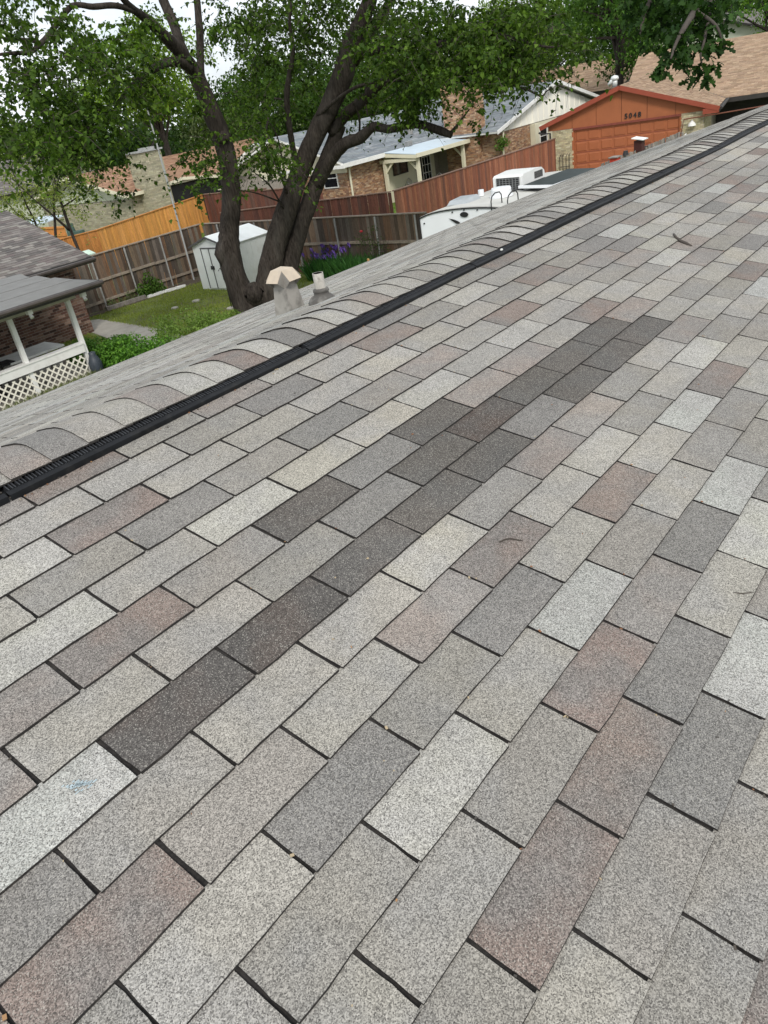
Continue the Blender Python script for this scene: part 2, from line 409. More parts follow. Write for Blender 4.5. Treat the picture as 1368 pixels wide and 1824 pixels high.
PAL = {'W': (.340, .328, .292), 'w': (.318, .320, .298), 'L': (.282, .266, .235), 'M': (.232, .217, .193), 'G': (.180, .171, .160),
       'B': (.196, .158, .138), 'P': (.234, .203, .180), 'D': (.098, .089, .080), 'K': (.086, .073, .065), 'C': (.088, .068, .057), 'Y': (.322, .302, .258)}
ROWS = {  # row: (u of the first tab's left slot, one letter per tab)
 0: (-2, 'MwKKDDDGDDDLM'), 1: (-1.5, 'GMLLYMPPMLPL'), 2: (-1, 'BMLPBLLMLWML'), 3: (-1.5, 'MLGMGLBLwBLM'),
 4: (-1, 'LMWLwMLMML'), 5: (-.5, 'LLMBPGwMLB'), 6: (0, 'MBBGLWM'), 7: (.5, 'LMGwMLL'), 8: (1, 'MMLPM'),
 -1: (-1.5, 'PLLMGDCDDDPL'), -2: (-1, 'PBMDGDPPLBLM'), -3: (-.5, 'WLWYYWLWLLM'), -4: (-1, 'LMGMGMPLBLM'), -5: (-.5, 'WBLLLYLLMB'),
 -6: (0, 'LLMGLBMWLM'), -7: (-.5, 'PBMPLPGLMB')}
r_tab = random.Random(11)
def tab_colour(row, u):
    if row in ROWS:
        u0, s = ROWS[row]; i = int(round(u - u0))
        if 0 <= i < len(s): return jit(PAL[s[i]], .06, r_tab)
    return jit(PAL[r_tab.choice('LLLLMMMMMGGWwPPBBYL')], .08, r_tab)
def tab_mesh(seed):
    r = random.Random(seed); m = MB(); g = .0048; x0, x1 = g + r.uniform(-.0010, .0010), W - g + r.uniform(-.0010, .0010); k = 5; hh = H + .004
    top = []; bot = []; bb = []
    for i in range(k + 1):
        x = x0 + (x1 - x0) * i / k
        top.append((x + (r.uniform(-.001, .001) if 0 < i < k else 0), 0.004, .0010))
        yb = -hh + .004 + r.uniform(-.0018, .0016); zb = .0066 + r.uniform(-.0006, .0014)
        bot.append((x, yb, zb)); bb.append((x, yb - .0007 - r.uniform(0, .0009), .0004))  # jutting rim: asphalt edge, with the course's shadow line built into its shape
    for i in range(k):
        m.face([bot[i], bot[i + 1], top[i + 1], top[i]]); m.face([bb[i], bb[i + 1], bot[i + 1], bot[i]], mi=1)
    # ragged slot edges
    for e_, i0, sg in ((x0, 0, 1), (x1, k, -1)):
        Tt, Bt = np.array(top[i0]), np.array(bot[i0]); pv = Tt
        for q in range(1, 6):
            nx = Tt + (Bt - Tt) * q / 5; out_ = nx - np.array([sg * (abs(r.gauss(0, .0012)) if q < 5 else 0), 0, 0])
            lo0, lo1 = pv - np.array([0, 0, pv[2] + .001]), out_ - np.array([0, 0, out_[2] + .001])
            m.face([pv, out_, lo1, lo0] if sg > 0 else [out_, pv, lo0, lo1], mi=1)
            base0, base1 = Tt + (Bt - Tt) * (q - 1) / 5, nx
            m.face([base0, pv, out_, base1] if sg < 0 else [pv, base0, base1, out_])
            pv = out_
    return m
TABMB = [tab_mesh(i) for i in range(8)]
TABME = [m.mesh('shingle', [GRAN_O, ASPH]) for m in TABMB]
Rn = Matrix(((1, 0, 0), (0, cs, -sn), (0, sn, cs))).to_4x4()
tabs = []
for row in range(-8, 36):
    off = r_tab.uniform(-.004, .004)
    half = 0 if row % 2 == 0 else .5
    for k in range(-12, 75):
        u = k + half; x = (u + KSH * row) * W + off
        if x < XA or x > XB - W: continue
        P = npt(x, row * H, .0); tabs.append((row, u, P))
ctr = np.array([t_[2] + np.array([W / 2, -.06, 0]) for t_ in tabs])
px, py, dz = pj(ctr)
inview = (dz > .3) & (px > -160) & (px < 1530) & (py > -50) & (py < 2000)
order = np.argsort(np.where(inview, dz, 1e6)); chosen = set(order[:290].tolist())
far = MB()
for i, (row, u, P) in enumerate(tabs):
    c = tab_colour(row, u)
    T = Matrix.Translation(P) @ Rn @ Matrix.Rotation(r_tab.gauss(0, .0028), 4, 'Z') @ Matrix.Translation((0, 0, r_tab.uniform(0, .0007)))
    k = r_tab.randrange(8)
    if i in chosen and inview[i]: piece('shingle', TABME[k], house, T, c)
    else:
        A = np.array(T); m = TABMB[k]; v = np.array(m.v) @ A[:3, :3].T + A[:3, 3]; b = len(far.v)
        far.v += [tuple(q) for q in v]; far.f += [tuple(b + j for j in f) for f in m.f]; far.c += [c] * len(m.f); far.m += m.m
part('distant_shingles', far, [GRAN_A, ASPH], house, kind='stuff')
# far slope
ff = MB()
for row in range(0, 36):
    half = 0 if row % 2 == 0 else .5
    for k in range(-9, 70):
        x = (k + half - KSH * row) * W
        if x < XA or x > XB - W: continue
        c = jit(PAL[r_tab.choice('WWWwLLLLMMwW')], .10, r_tab)  # paler mix than the near slope: grazing sheen put into the colours
        t0, t1 = row * H, row * H + H; g = .0045
        z1 = .0052 + r_tab.uniform(-.0005, .0012)
        a, b_, c_, d_ = fpt(x + W - g, t0, .001), fpt(x + g, t0, .001), fpt(x + g, t1, z1), fpt(x + W - g, t1, z1)
        ff.face([a, b_, c_, d_], c); ff.face([d_, c_, fpt(x + g, t1, -.001), fpt(x + W - g, t1, -.001)], c, 1)
        ff.face([b_, fpt(x + g, t0, -.001), fpt(x + g, t1, -.001), c_], c, 1); ff.face([fpt(x + W - g, t0, -.001), a, d_, fpt(x + W - g, t1, -.001)], c, 1)
part('far_slope_shingles', ff, [GRAN_A, ASPH], house, kind='stuff')

# ridge vent: black plastic sections with fins, and shingle caps over it
FINM = pmat('vent_fin_plastic', (.024, .026, .030), rough=.55, var=.3, scale=20)  # lighter than the vent's black plastic: fin glints painted into the colour
def wav(x): return .006 * math.sin(x * 1.7 + .6) + .007 * math.sin(x * 3.9) + (.010 * math.exp(-((x - 4.9) / .5) ** 2))
def sway(x): return .007 * math.sin(x * 1.31 + .3) + .003 * math.sin(x * 4.1)
xs = -.9; sec = 0
while xs < XB - .3:
    xe = xs + 1.22
    m = MB(); K = 8
    prof = [(-.842, .004), (-.8432, .016), (-.8445, .0185), (-.8615, .0205), (-.8635, .0205), (-.864, .006), (-.905, .008), (-.95, .008)]
    for i in range(K):
        xa = xs + .003 + (1.214) * i / K; xb = xs + .003 + (1.214) * (i + 1) / K
        A = [npt(xa, s + sway(xa), z + (wav(xa) * .35 if j > 1 else 0)) for j, (s, z) in enumerate(prof)]
        B = [npt(xb, s + sway(xb), z + (wav(xb) * .35 if j > 1 else 0)) for j, (s, z) in enumerate(prof)]
        for j in range(len(prof) - 1): m.face([A[j], B[j], B[j + 1], A[j + 1]])
        m.face([npt(xa, -.842 + sway(xa), .002), npt(xb, -.842 + sway(xb), .002), B[0], A[0]])
    v = part('ridge_vent', m, VINYL, house)
    m = MB(); nf = int(1.2 / .0105)
    for i in range(nf):
        x = xs + .012 + i * .0105 + .0012 * math.sin(i * 2.3); z = wav(x) * .35; s0 = sway(x)
        m.hexa([npt(x, -.8635 + s0, .006 + z), npt(x + .0035, -.8635 + s0, .006 + z), npt(x + .0035, -.915 + s0, .006 + z), npt(x, -.915 + s0, .006 + z),
                npt(x, -.8635 + s0, .0225 + z), npt(x + .0035, -.8635 + s0, .0225 + z), npt(x + .0035, -.915 + s0, .027 + z), npt(x, -.915 + s0, .027 + z)])
    part('fin', m, FINM, v, kind='stuff')
    xs = xe; sec += 1
tn = math.tan(TH)
def cap_profile(tt, lift=0, x=0):
    # tt: signed distance across the ridge (negative = near side)
    a = .065; z = -math.tan(TH + .035) * (math.sqrt(tt * tt + a * a) - a) if tt < 0 else -math.tan(PH + .02) * (math.sqrt(tt * tt + a * a) - a)
    return np.array([x, YR + tt, ZR + .020 + z + lift])
CAPX = .1275
capstuff = MB(); r_cap = random.Random(5)
xc = -.6665; ci = 0
CAPS = 'LMLWLPLMPGLLPWWBWGLWLPLLMLWLMPLWLMGLWLPL'
while xc < XB - .2:
    m = MB(); K = 12; Lc = CAPX + .03
    ta, tb = -.137, .185
    sk = r_cap.uniform(-.004, .004)
    near_, far_ = [], []; z0 = wav(xc) * .5
    for j in range(K + 1):
        tt = ta + (tb - ta) * j / K + sway(xc) * -1.0
        curl = .004 * (1 - abs(2 * j / K - 1))
        near_.append(cap_profile(tt, .0058 + z0 + curl * .6 + r_cap.uniform(-.0006, .0006), xc + sk * j / K + r_cap.uniform(-.0012, .0012)))
        far_.append(cap_profile(tt, .0005 + z0, xc + Lc))
    for j in range(K):
        m.face([near_[j], far_[j], far_[j + 1], near_[j + 1]][::-1])
        lo0, lo1 = near_[j] - np.array([-.001, 0, .0045]), near_[j + 1] - np.array([-.001, 0, .0045])
        m.face([lo1, lo0, near_[j], near_[j + 1]][::-1], mi=1)
    e0 = np.array([0, 0, .0045]); m.face([near_[0] - e0, far_[0] - e0, far_[0], near_[0]], mi=1)
    c = jit(PAL[CAPS[ci % len(CAPS)] if ci < 60 else r_cap.choice('LMWLGP')], .06, r_cap)
    if xc < 9.5:
        o = part('ridge_cap', m, [GRAN_O, ASPH], house); o.color = (*c, 1)
        for p in o.data.polygons: p.use_smooth = p.material_index == 0
    else:
        b = len(capstuff.v); capstuff.v += m.v; capstuff.f += [tuple(b + q for q in f) for f in m.f]; capstuff.c += [c] * len(m.f); capstuff.m += m.m
    xc += CAPX + r_cap.uniform(-.003, .003); ci += 1
part('distant_ridge_caps', capstuff, [GRAN_A, ASPH], house, kind='stuff')

# flue vent with gabled cowl, on the far slope
FB = np.array([2.86, 2.30, ZR - (2.30 - YR) * math.tan(PH)])
fl = part('flue_vent', (lambda m: (m.hexa([FB + (-.074, -.074, -.03), FB + (.074, -.074, -.03), FB + (.074, .074, -.06), FB + (-.074, .074, -.06),
     FB + (-.047, -.047, .20), FB + (.047, -.047, .20), FB + (.047, .047, .20), FB + (-.047, .047, .20)]), m)[1])(MB()),
     pmat('weathered_sheet_steel', (.30, .285, .26), rough=.6, metal=.3, var=.25, scale=9, dirt=((.05, .045, .04), 14, .75)), house)
COWL = pmat('pale_cowl_steel', (.50, .42, .325), rough=.5, metal=.25, var=.12, scale=10, dirt=((.30, .27, .24), 18, .4))
m = MB(); c = FB + (0, 0, .180); a_t, a_o, zt_, zo_ = .048, .102, .082, .020
# a four-sided hood: low pyramid on top, a sloping flap on each side, folded gussets at the corners
tp = c + (0, 0, .098); CT = [np.array(q, float) for q in ((-1, -1, 0), (1, -1, 0), (1, 1, 0), (-1, 1, 0))]
for i in range(4):
    p0, p1 = c + CT[i] * a_t + (0, 0, zt_), c + CT[(i + 1) % 4] * a_t + (0, 0, zt_); nd = (CT[i] + CT[(i + 1) % 4]) / 2
    f0, f1 = c + CT[i] * a_t * 1.06 + nd * (a_o - a_t) + (0, 0, zo_), c + CT[(i + 1) % 4] * a_t * 1.06 + nd * (a_o - a_t) + (0, 0, zo_)
    m.slab([p0, p1, tp], .002); m.slab([f0, f1, p1, p0], .002)
    nd2 = (CT[i] + CT[(i + 3) % 4]) / 2; g0 = c + CT[i] * a_t * 1.06 + nd2 * (a_o - a_t) + (0, 0, zo_)
    low = c + CT[i] * a_t * .95 + (0, 0, -.028)
    m.face([p0, f0, low], mi=1); m.face([p0, low, g0], mi=1)
part('cowl', m, [COWL, MATS['weathered_sheet_steel']], fl)
PB = np.array([2.79, 1.93, ZR - (1.93 - YR) * math.tan(PH)])
LEAD = pmat('grey_lead_boot', (.085, .08, .074), rough=.8, var=.3, scale=14, dirt=((.33, .32, .29), 20, .5))
m = MB(); m.lathe(PB, [(.088, -.03), (.088, .004), (.080, .010), (.080, .016), (.062, .034), (.046, .042), (.044, .058), (.048, .062), (.046, .074), (.034, .08)], 20); pp = part('pipe_vent', m, LEAD, house, smooth=True)
m = MB(); m.tube([PB + (0, 0, .05), PB + (.0, 0, .165), PB + (0, 0, .165), PB + (0, 0, .08)], [.032, .032, .027, .027], 20)
part('pipe', m, pmat('chalky_pipe', (.46, .44, .40), rough=.7, var=.2, scale=20, dirt=((.08, .07, .06), 40, .7)), pp, smooth=False)

# twigs and litter on the shingles
def nhit(x, y, z=0.006):
    d = RC.T @ np.array([(x - 684) / FPX, (y - 912) / FPX, 1.0]); n_ = np.array([0, -sn, cs])
    return CAM + d * ((z - n_ @ CAM) / (n_ @ d))
def twig(pts, r, label):
    m = MB(); P = [nhit(*q, .008) for q in pts]; m.tube(P, [r * .6] + [r] * (len(P) - 2) + [r * .5], 7, wob=.12, seed=len(pts)); return solo('twig', m, TWIG, label, 'twig', smooth=True)
twig([(1200, 417), (1204, 423), (1212, 429), (1221, 433), (1232, 438)], .009, 'thick dark curved twig lying on the upper right shingles')
twig([(889, 966), (898, 961), (909, 959), (920, 961), (931, 963)], .0022, 'thin curved twig lying on a brownish shingle in mid roof')
twig([(1307, 1055), (1322, 1057), (1340, 1055)], .0016, 'small straight twig on a pale shingle near the right edge')
lit = MB(); rl = random.Random(3)
for i in range(260):
    if i < 90:
        X = rl.uniform(.2, 6.5); s = -.838 + abs(rl.gauss(0, .012))
    elif i < 200:
        row = rl.randint(-7, 8); u = rl.randint(-2, 12) + (.5 if row % 2 else 0); X = (u + KSH * row) * W + rl.gauss(0, .003); s = row * H + rl.uniform(.02, .125)
    else:
        X = rl.uniform(-.3, 5); s = rl.uniform(-.8, 1.1)
    p = npt(X, s, .0068 if i >= 200 else .006); a = rl.uniform(0, 6.28); L_ = rl.uniform(.0025, .008); w_ = L_ * rl.uniform(.3, .8)
    u_ = np.array([math.cos(a), math.sin(a) * cs, math.sin(a) * sn]); v_ = np.array([-math.sin(a), math.cos(a) * cs, math.cos(a) * sn]); nn = np.array([0, -sn, cs])
    lit.frame(p - u_ * L_ / 2 - v_ * w_ / 2, u_, v_, nn, L_, w_, .0012, rl.choice([(.20, .09, .04), (.30, .17, .08), (.06, .05, .04), (.05, .045, .04), (.35, .28, .18)]))
solo('leaf_litter', lit, ATT, 'tiny scraps of dry leaf and bark scattered in the shingle slots', 'litter', kind='stuff')
m = MB(); p = nhit(938 - 0, 533, .012)
m.frame(npt(3.02, -.866, .022), (1, 0, 0), (0, cs, sn), (0, -sn, cs), .014, .009, .006); solo('paint_chip', m, WHITE, 'tiny white chip lying on the black ridge vent', 'chip')
mk = MB(); rk = random.Random(9)
for i in range(40):
    x, y = 140 + rk.gauss(0, 15), 1401 + rk.gauss(0, 4); y -= (x - 140) * .28
    p = nhit(x, y, .0072); mk.frame(p, (1, 0, 0), (0, cs, sn), (0, -sn, cs), rk.uniform(.003, .010), rk.uniform(.0015, .004), .0005)
part('chalk_mark', mk, pmat('pale_blue_chalk', (.33, .40, .43), var=.2, scale=60), house, kind='stuff')

# ------------------------------------------------------------------ builders for the neighbourhood
def course_field(parent, O, eu, ev, Lu, Lv, wt, ex, pal, th=.012, clip=None, nparts=0, seed=0, name='shingle', stag=.5, jitc=.14, fixed=None):
    """Lapped shingles on the plane O + u*eu + v*ev (v runs down the slope); the nearest nparts are parts, the rest one mesh."""
    O, eu, ev = (np.asarray(a, float) for a in (O, eu, ev)); nn = np.cross(ev, eu); nn = nn / np.linalg.norm(nn)
    if nn[2] < 0: nn = -nn
    r = random.Random(seed); L_ = []
    for j in range(int(Lv / ex) + 1):
        k0 = r.random()
        for k in range(-1, int(Lu / wt) + 1):
            u0 = (k + (stag * j + k0 * .3) % 1.0) * wt; u1 = u0 + wt * .985; v0 = j * ex; v1 = min(v0 + ex, Lv)
            u0 = max(u0, 0); u1 = min(u1, Lu)
            if u1 - u0 < .04 or v1 - v0 < .02: continue
            if clip and not clip((u0 + u1) / 2, (v0 + v1) / 2): continue
            L_.append((u0, u1, v0, v1, jit(r.choice(pal), jitc, r), th * r.uniform(.7, 1.15)))
    C_ = np.array([O + eu * (a[0] + a[1]) / 2 + ev * (a[2] + a[3]) / 2 for a in L_])
    X, Y, D = pj(C_); vis = (X > -30) & (X < 1400) & (Y > -20) & (Y < 1000)
    pick = set(np.argsort(np.where(vis, D, 1e6))[:nparts].tolist()) if nparts else set()
    big = MB()
    for i, (u0, u1, v0, v1, c, h) in enumerate(L_):
        m = MB() if i in pick else big
        a, b, c2, d = (O + eu * u + ev * v for u, v in ((u0, v0), (u1, v0), (u1, v1), (u0, v1)))
        A, B = a + nn * .002, b + nn * .002; Cc, Dd = c2 + nn * h, d + nn * h
        m.face([A, B, Cc, Dd], c); dk = tuple(q * .5 for q in c)
        m.face([Dd, Cc, c2, d], c); m.face([B, b, c2, Cc], c); m.face([a, A, Dd, d], c)
        if i in pick: o = part(name, m, ROOFO, parent); o.color = (*c, 1)
    if big.f: part('shingles', big, ROOFA, parent, kind='stuff')
def brick_field(parent, O, eu, Lu, Lz, pal, nrm, clip=None, bw=.215, bh=.075, gap=.012, nparts=0, seed=0, proud=.010):
    O, eu, nrm = (np.asarray(a, float) for a in (O, eu, nrm)); ez = np.array([0, 0, 1.0]); r = random.Random(seed); L_ = []
    for j in range(int(Lz / bh)):
        for k in range(-1, int(Lu / bw) + 1):
            u0 = (k + (.5 if j % 2 else 0)) * bw; u1 = min(u0 + bw - gap, Lu); u0 = max(u0, 0)
            if u1 - u0 < .04: continue
            if clip and not clip((u0 + u1) / 2, (j + .5) * bh): continue
            L_.append((u0, u1, j * bh, j * bh + bh - gap, jit(r.choice(pal), .18, r), proud * r.uniform(.6, 1.3)))
    C_ = np.array([O + eu * (a[0] + a[1]) / 2 + ez * (a[2] + a[3]) / 2 for a in L_]); X, Y, D = pj(C_)
    vis = (X > -20) & (X < 1390) & (Y > -20) & (Y < 1000)
    pick = set(np.argsort(np.where(vis, D, 1e6))[:nparts].tolist()) if nparts else set()
    big = MB()
    for i, (u0, u1, z0, z1, c, h) in enumerate(L_):
        m = MB() if i in pick else big
        P = [O + eu * u + ez * z for u, z in ((u0, z0), (u1, z0), (u1, z1), (u0, z1))]; Q = [p + nrm * h for p in P]
        m.face(Q, c)
        for q in range(4): m.face([P[q], P[(q + 1) % 4], Q[(q + 1) % 4], Q[q]], c)
        if i in pick: o = part('brick', m, BRICKO, parent); o.color = (*c, 1)
    if big.f: part('brickwork', big, BRICK, parent, kind='stuff')
def window(parent, O, eu, nrm, w_, h_, rows=2, cols=1, frame=WHITE, fw=.05):
    O, eu, nrm = (np.asarray(a, float) for a in (O, eu, nrm)); ez = np.array([0, 0, 1.0]); m = MB()
    for a, b, lu, lz in ((0, 0, fw, h_), (w_ - fw, 0, fw, h_), (fw, 0, w_ - 2 * fw, fw), (fw, h_ - fw, w_ - 2 * fw, fw)):
        m.frame(O + eu * a + ez * b, eu, ez, nrm, lu, lz, .05)
    for i in range(1, rows): m.frame(O + eu * fw + ez * (h_ * i / rows - .018), eu, ez, nrm, w_ - 2 * fw, .036, .04)
    for i in range(1, cols): m.frame(O + eu * (w_ * i / cols - .012) + ez * fw, eu, ez, nrm, .024, h_ - 2 * fw, .03)
    wn = part('window', m, frame, parent); g = MB(); g.frame(O + eu * fw + ez * fw + nrm * .012, eu, ez, nrm, w_ - 2 * fw, h_ - 2 * fw, .006); part('pane', g, GLASS, wn)
PICK = {}
def picket_mesh(h, w_, th, seed):
    key = (h, w_, th, seed)
    if key not in PICK:
        r = random.Random(seed); m = MB(); d = h - r.uniform(0, .02); e = .012
        m.hexa([(0, 0, 0), (w_, 0, 0), (w_, th, 0), (0, th, 0), (0, 0, d - e), (w_, 0, d - e), (w_, th, d - e), (0, th, d - e)])
        m.hexa([(e, 0, d - e), (w_ - e, 0, d - e), (w_ - e, th, d - e), (e, th, d - e), (e * 2, 0, d), (w_ - e * 2, 0, d), (w_ - e * 2, th, d), (e * 2, th, d)], skip=(0,))
        PICK[key] = m.mesh('picket', WOODO)
    return PICK[key]
def fence(label, A, B, h, pal, side=1, w_=.14, gap=.006, rails=(), railmat=RAILW, railw=.09, cap=True, posts=(), postmat=POST, postr=.03, post_side=1, seed=0, group=None, z=G, palfn=None, capmat=None, warp=.004):
    """Board fence from A to B; rails and posts on the side given (+1 is left of A->B)."""
    A, B = np.array(A, float), np.array(B, float); d = B - A; Lf = np.linalg.norm(d); d /= Lf; nrm = np.array([-d[1], d[0]]); ang = math.atan2(d[1], d[0])
    t = thing('fence', label, 'fence', (A[0], A[1], z), group=group); r = random.Random(seed); k = 0; u = 0.0
    while u < Lf - w_ * .5:
        p = A + d * u; col = palfn(u / Lf, r) if palfn else jit(r.choice(pal), .16, r)
        T = Matrix.Translation((p[0], p[1], z + r.uniform(0, .015))) @ Matrix.Rotation(ang, 4, 'Z') @ Matrix.Rotation(r.gauss(0, warp), 4, 'Y') @ Matrix.Translation((0, r.gauss(0, .003), 0))
        piece('picket', picket_mesh(round(h, 2), w_, .017, r.randrange(4)), t, T, col); u += w_ + gap + max(0, r.gauss(0, .002))
    def p3(u, zz, off): q = A + d * u + nrm * off; return (q[0], q[1], z + zz)
    for zr in rails:
        m = MB(); K = max(1, int(Lf / 2.4))
        for i in range(K): m.beam(p3(Lf * i / K + .01, zr + r.gauss(0, .012), side * (.045 if side > 0 else .03)), p3(Lf * (i + 1) / K, zr + r.gauss(0, .012), side * (.045 if side > 0 else .03)), .04, railw)
        part('rail', m, railmat, t)
    if cap:
        m = MB(); m.beam(p3(0, h + .012, .009), p3(Lf, h + .012, .009), .10, .035); part('cap_board', m, capmat or railmat, t)
    for u in posts:
        m = MB(); m.tube([p3(u, 0, post_side * .10), p3(u, h - .02, post_side * .10)], postr, 10); part('post', m, postmat, t)
    return t

# ------------------------------------------------------------------ left neighbour with the porch
lh = thing('brick_house', 'dark brown brick house with grey shingle roof and flat porch roof at the lower left', 'house', (7, 21.5, G))
BRD = [(.075, .038, .028), (.12, .062, .045), (.16, .095, .07), (.05, .028, .022), (.24, .16, .125), (.10, .05, .038), (.19, .115, .085)]
m = MB(); m.box(0, 12.0, 21.5, 28.6, G, -2.05); part('wall', m, MORTAR, lh)
brick_field(lh, (3.0, 21.5, G), (1, 0, 0), 9.0, 2.2, BRD, (0, -1, 0), clip=lambda u, z: u > 3.5, nparts=290, seed=2, bw=.22, bh=.08)
brick_field(lh, (12.0, 21.5, G), (0, 1, 0), 7.1, 2.2, BRD, (1, 0, 0), seed=3)
sl_ = .36; ca = 1 / math.sqrt(1 + sl_ * sl_)
rb = [(0, 20.87, -2.0), (12.4, 20.87, -2.0), (12.4, 25.0, -2.0 + 4.13 * sl_), (0, 25.0, -2.0 + 4.13 * sl_)]
m = MB(); m.slab(rb, .10); m.slab([(12.4, 29.2, -2.0), (0, 29.2, -2.0), (0, 25.0, -2.0 + 4.2 * sl_), (12.4, 25.0, -2.0 + 4.2 * sl_)], .10); part('roof', m, DARK, lh)
m = MB(); m.face([(12.0, 21.5, -2.05), (12.0, 28.6, -2.05), (12.0, 25.0, -.65)]); part('gable', m, GREYW, lh)
GRS = [(.115, .105, .10), (.145, .13, .122), (.175, .16, .15), (.13, .11, .105), (.21, .195, .18), (.10, .092, .088)]
course_field(lh, (3.0, 25.0, -2.0 + 4.13 * sl_ + .004), (1, 0, 0), (0, -ca, -sl_ * ca), 9.4, 4.13 / ca, .30, .14, GRS, nparts=290, seed=4, jitc=.1)
m = MB(); m.box(0, 12.45, 20.80, 20.87, -2.16, -2.0); part('fascia', m, DARK, lh)
m = MB()
for i in range(6): m.tube([(0 + 2.07 * i, 20.74, -2.07), (2.07 * (i + 1), 20.74, -2.07)], .06, 8)
part('gutter', m, pmat('dark_brown_gutter', (.06, .05, .045), rough=.4, var=.2), lh)
# porch
PRF = pmat('grey_roll_roofing', (.185, .185, .18), rough=.85, var=.12, scale=3, var2=.1, scale2=50)
for i in range(4):
    y0, y1 = 16.32 + i * 1.12, 16.32 + (i + 1) * 1.12 - .012; zz = lambda y: -1.95 + (y - 16.32) * .012
    m = MB(); m.slab([(0, y0, zz(y0) + .012), (9.72, y0, zz(y0) + .012), (9.72 + .1 * i, y1, zz(y1) + .004), (0, y1, zz(y1) + .004)], .045); part('roof_panel', m, PRF, lh)
m = MB(); m.box(0, 9.76, 16.27, 16.32, -2.10, -1.94); m.box(9.72, 9.77, 16.32, 20.7, -2.08, -1.935); part('porch_fascia', m, DARK, lh)
m = MB(); m.tube([(0, 16.22, -1.99), (9.78, 16.22, -1.99)], .055, 8); part('porch_gutter', m, MATS['dark_brown_gutter'], lh)
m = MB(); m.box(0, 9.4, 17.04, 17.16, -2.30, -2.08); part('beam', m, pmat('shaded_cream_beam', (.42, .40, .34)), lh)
for x in (4.6, 6.1, 7.62, 9.18):
    m = MB(); m.box(x - .055, x + .055, 17.045, 17.155, G, -2.28); part('porch_post', m, WHITE, lh)
m = MB(); m.box(3, 9.14, 16.99, 17.03, -3.60, -3.40); m.box(3, 9.14, 16.97, 17.22, -3.40, -3.365); part('railing_board', m, WHITE, lh)
LAT = pmat('white_lattice', (.74, .71, .62), rough=.75, var=.15, scale=4)
x0, x1, z0, z1 = 5.2, 9.08, G, -3.66
for dirn in (1, -1):
    cst = -6.0
    while cst < 12:
        pts = []
        # line x*? : z = z0 + dirn*(x - cst)
        xa, xb = (cst, cst + (z1 - z0)) if dirn > 0 else (cst - (z1 - z0), cst)
        f_ = lambda x: z0 + dirn * (x - cst)
        xa2, xb2 = max(xa, x0), min(xb, x1)
        if xb2 - xa2 > .02:
            m = MB(); yy = 17.055 if dirn > 0 else 17.047
            m.beam((xa2, yy, f_(xa2)), (xb2, yy, f_(xb2)), 0.007, .038, up=(0, 0, 1)); part('lattice_slat', m, LAT, lh)
        cst += .185
m = MB(); m.box(0, 9.5, 17.2, 21.4, G, G + .1); part('porch_floor', m, CONC, lh)
m = MB()
for x in (7.9, 9.35): m.box(x - .06, x + .06, 16.5, 16.62, -2.24, -2.13); m.tube([(x, 16.56, -2.24), (x, 16.5, -2.32)], [.035, .05], 8)
part('eave_lamp', m, WHITE, lh)
# on and beside the porch
t = thing('table', 'white topped table behind the porch railing under the flat roof', 'table', (8.35, 18.4, G + .1))
m = MB(); m.box(7.6, 9.1, 17.9, 18.9, -3.50, -3.45); part('tabletop', m, WHITE, t)
for x in (7.7, 9.0):
    for y in (18.0, 18.8): m = MB(); m.box(x - .03, x + .03, y - .03, y + .03, G + .1, -3.5); part('leg', m, GREYW, t)
t = thing('grill', 'black covered barbecue grill on the porch at the left picture edge', 'grill', (6.85, 18.2, G + .1))
m = MB(); m.hexa([(6.3, 17.9, -4.15), (7.2, 17.9, -4.15), (7.2, 18.5, -4.15), (6.3, 18.5, -4.15), (6.4, 17.95, -3.25), (7.15, 17.95, -3.25), (7.15, 18.45, -3.25), (6.4, 18.45, -3.25)]); part('body', m, BLACK, t)
m = MB(); m.tube([(6.42, 18.2, -3.26), (6.5, 18.2, -3.12), (6.78, 18.2, -3.05), (7.05, 18.2, -3.12), (7.14, 18.2, -3.26)], [.2, .26, .28, .26, .2], 10); part('lid', m, pmat('grey_grill_cover', (.08, .08, .085), rough=.6), t, smooth=True)
m = MB(); m.box(7.2, 7.75, 17.95, 18.4, -3.48, -3.43); part('side_shelf', m, BLACK, t)
m = MB(); m.lathe((9.27, 16.98, G), [(.13, 0), (.17, .05), (.17, .32), (.13, .42), (.085, .52), (.09, .58), (.02, .6)], 16); solo('jug', m, pmat('slate_blue_glaze', (.04, .05, .065), rough=.5, var=.2), 'slate blue jug standing at the foot of the porch corner post', 'jug', smooth=True)

# ------------------------------------------------------------------ fences
BRN = [(.09, .064, .046), (.135, .095, .066), (.07, .055, .044), (.17, .115, .078), (.11, .09, .075), (.14, .08, .048), (.155, .13, .105)]
def leftpal(u, r):
    c = jit(r.choice(BRN), .2, r)
    if u < .5: c = lerp(c, jit((.24, .105, .045), .25, r), max(0, .75 - u * 1.3) * r.random())
    return c
fence('weathered brown board fence with grey metal posts behind the shrub and garden edging', (9.2, 24.08), (19.2, 24.08), 1.83, BRN, side=-1, rails=(.28, .98), posts=(2.9, 4.95, 6.35, 7.95), post_side=-1, palfn=leftpal, seed=1, warp=.006)
fence('weathered brown board fence behind the purple irises', (19.25, 24.0), (19.25, 13.2), 1.83, BRN, side=-1, rails=(.28, 1.02), posts=(1.0, 3.1, 5.2, 7.1, 8.85, 10.45), post_side=-1, seed=2, warp=.004)
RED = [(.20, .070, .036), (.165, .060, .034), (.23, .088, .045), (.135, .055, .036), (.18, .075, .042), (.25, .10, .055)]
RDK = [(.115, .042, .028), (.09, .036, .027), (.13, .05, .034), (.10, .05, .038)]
CAPR = pmat('grey_red_cap', (.19, .12, .09), rough=.85, var=.2)
